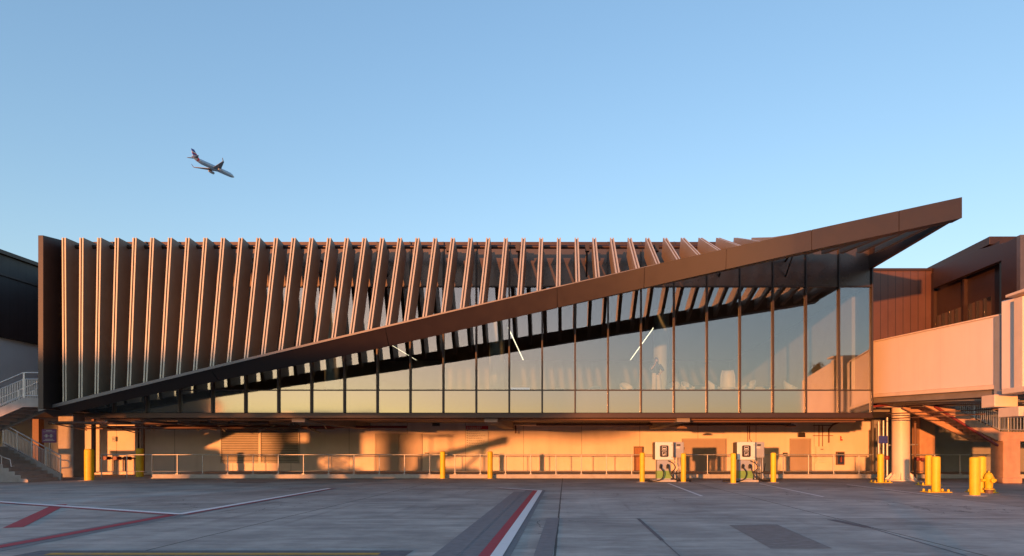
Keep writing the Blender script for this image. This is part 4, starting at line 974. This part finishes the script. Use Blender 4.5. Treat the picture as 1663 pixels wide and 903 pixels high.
# local frame: nose along +Y, right wing +X
prof=[(-22,.25,1.2),(-20,.8,.9),(-16,1.5,.35),(-12,1.95,0),(14,1.98,0),(17.5,1.85,-.05),(19.6,1.4,-.25),(21,.85,-.45),(22,.2,-.6)]
vs=[];fc=[];n=24
for y,r,dz in prof:
    for k_ in range(n): vs.append((r*math.cos(2*PI*k_/n),y,dz+r*1.04*math.sin(2*PI*k_/n)))
for i in range(len(prof)-1):
    for k_ in range(n): fc.append((i*n+k_,i*n+(k_+1)%n,(i+1)*n+(k_+1)%n,(i+1)*n+k_))
fc.append(list(range(n))); fc.append(list(range(len(vs)-n,len(vs)))[::-1])
MB().add(vs,fc,True).build('fuselage',M_alu,AP)
def slab(pl,th,name,m,parent=AP):   # planform points (x,y,z) root LE, tip LE, tip TE, root TE
    vs=[(x,y,z+t) for t in (-th,th) for x,y,z in pl]; return MB().hexa([vs[0],vs[1],vs[2],vs[3],vs[4],vs[5],vs[6],vs[7]]).build(name,m,parent,.06)
M_wing=mat('wing_grey',(.20,.21,.23),.45,.3)
for s in (-1,1):
    w=slab([(s*1.4,5.5,-1.3),(s*17,-4.6,.6),(s*17,-6.2,.6),(s*1.4,-2.4,-1.3)],.16,'wing',M_wing)
    MB().hexa([(s*16.9,-4.8,.6),(s*17.1,-4.8,.6),(s*17.1,-6.2,.6),(s*16.9,-6.2,.6),(s*17.6,-6.6,3.0),(s*17.75,-6.6,3.0),(s*17.75,-7.3,3.0),(s*17.6,-7.3,3.0)]).build('winglet',M_alu,w)
    slab([(s*.6,-16.8,.9),(s*6.2,-20.2,1.4),(s*6.2,-21.4,1.4),(s*.6,-20.4,.9)],.1,'tailplane',M_wing)
    en=MB(); vv=[];ff=[]; pr=[(-1.2,.6),(.4,.95),(2.4,1.2),(4.0,1.15),(4.3,.95)]
    for y,r in pr:
        for k_ in range(16): vv.append((s*5.7+r*math.cos(2*PI*k_/16),y+.9,-2.3+r*math.sin(2*PI*k_/16)))
    for i in range(len(pr)-1):
        for k_ in range(16): ff.append((i*16+k_,i*16+(k_+1)%16,(i+1)*16+(k_+1)%16,(i+1)*16+k_))
    ff.append(list(range(16))); ff.append(list(range(len(vv)-16,len(vv)))[::-1])
    eo=en.add(vv,ff,True).build('engine',M_alu,AP)
    MB().box(s*5.7-.15,s*5.7+.15,-.5,3.5,-1.5,-.85).build('pylon',M_wing,eo)
# fin in horizontal bands
def finb(t0,t1):
    le=lambda t:(-14.0-5.2*t,1.5+6.2*t); te=lambda t:(-20.4-1.6*t,1.2+6.5*t)
    a,b,c,d=le(t0),le(t1),te(t1),te(t0); return MB().prism([a,b,c,d],0,-.16,.16)
cols=[M_red,M_wfab,M_blue,M_red,M_wfab,M_blue,M_blue]
for i in range(7): finb(i/7,(i+1)/7).build('tail_stripe' ,cols[i],AP)
MB().lathe([(2.02,-.9),(2.02,.9)],(0,0,0),24).v
cb=MB(); vs=[];fc=[]
for y,r in ((-17.2,1.33),(-15.6,1.60)):
    for k_ in range(n): vs.append((r*math.cos(2*PI*k_/n),y,.45+r*1.04*math.sin(2*PI*k_/n)))
for k_ in range(n): fc.append((k_,(k_+1)%n,n+(k_+1)%n,n+k_))
cb.add(vs,fc,True).build('tail_band',M_red,AP)
AP.rotation_euler=(R(3),0,-math.atan2(.315,.949))

# ================================================================ LIGHT, SKY, CAMERA
SUN_T=.43; EL=R(1.35)
az=math.atan2(SUN_T,1.0)                     # light travels toward +X and +Y
ld=bpy.data.lights.new('sun','SUN'); ld.energy=1.1; ld.angle=R(.8); ld.color=(1,.33,.085)
lo_=bpy.data.objects.new('sun',ld); C.objects.link(lo_)
dirv=Vector((math.sin(az)*math.cos(EL),math.cos(az)*math.cos(EL),-math.sin(EL)))
lo_.rotation_euler=dirv.to_track_quat('-Z','Y').to_euler(); lo_.location=(-40,-60,30)
W=bpy.data.worlds.new('World'); S.world=W; W.use_nodes=True; N=W.node_tree.nodes; L=W.node_tree.links
sky=N.new('ShaderNodeTexSky'); sky.sky_type='NISHITA'; sky.sun_disc=False
sky.sun_elevation=EL; sky.sun_rotation=math.atan2(-dirv.x,-dirv.y)
sky.air_density=1.0; sky.dust_density=.8; sky.ozone_density=2.2; sky.altitude=0
bg=N['Background']; bg.inputs['Strength'].default_value=.15
# gentle shoulder so that the glow round the sun does not burn out
k_=N.new('ShaderNodeVectorMath'); k_.operation='MULTIPLY_ADD'; k_.inputs[1].default_value=(.30,)*3; k_.inputs[2].default_value=(1,)*3
L.new(sky.outputs[0],k_.inputs[0])
q_=N.new('ShaderNodeVectorMath'); q_.operation='DIVIDE'; L.new(sky.outputs[0],q_.inputs[0]); L.new(k_.outputs[0],q_.inputs[1])
m_=N.new('ShaderNodeVectorMath'); m_.operation='MULTIPLY'; m_.inputs[1].default_value=(1.17,1.185,1.215); L.new(q_.outputs[0],m_.inputs[0])
L.new(m_.outputs[0],bg.inputs['Color'])
cam=bpy.data.cameras.new('camera'); co=bpy.data.objects.new('camera',cam); C.objects.link(co)
co.location=(0,0,EYE); co.rotation_euler=(R(90),0,0)
cam.sensor_fit='HORIZONTAL'; cam.sensor_width=36; cam.lens=36*F/1663
cam.shift_x=(831.5-VX)/1663; cam.shift_y=(VY-451.5)/1663
cam.clip_start=.1; cam.clip_end=8000
S.camera=co
S.render.resolution_x=1024; S.render.resolution_y=556
S.view_settings.view_transform='Standard'; S.view_settings.look='None'; S.view_settings.gamma=1; S.view_settings.use_curve_mapping=False
S.view_settings.exposure=2.78
S.cycles.caustics_reflective=False; S.cycles.caustics_refractive=False
S.cycles.transparent_max_bounces=16; S.cycles.max_bounces=8
S.cycles.use_denoising=True; S.cycles.sample_clamp_indirect=6
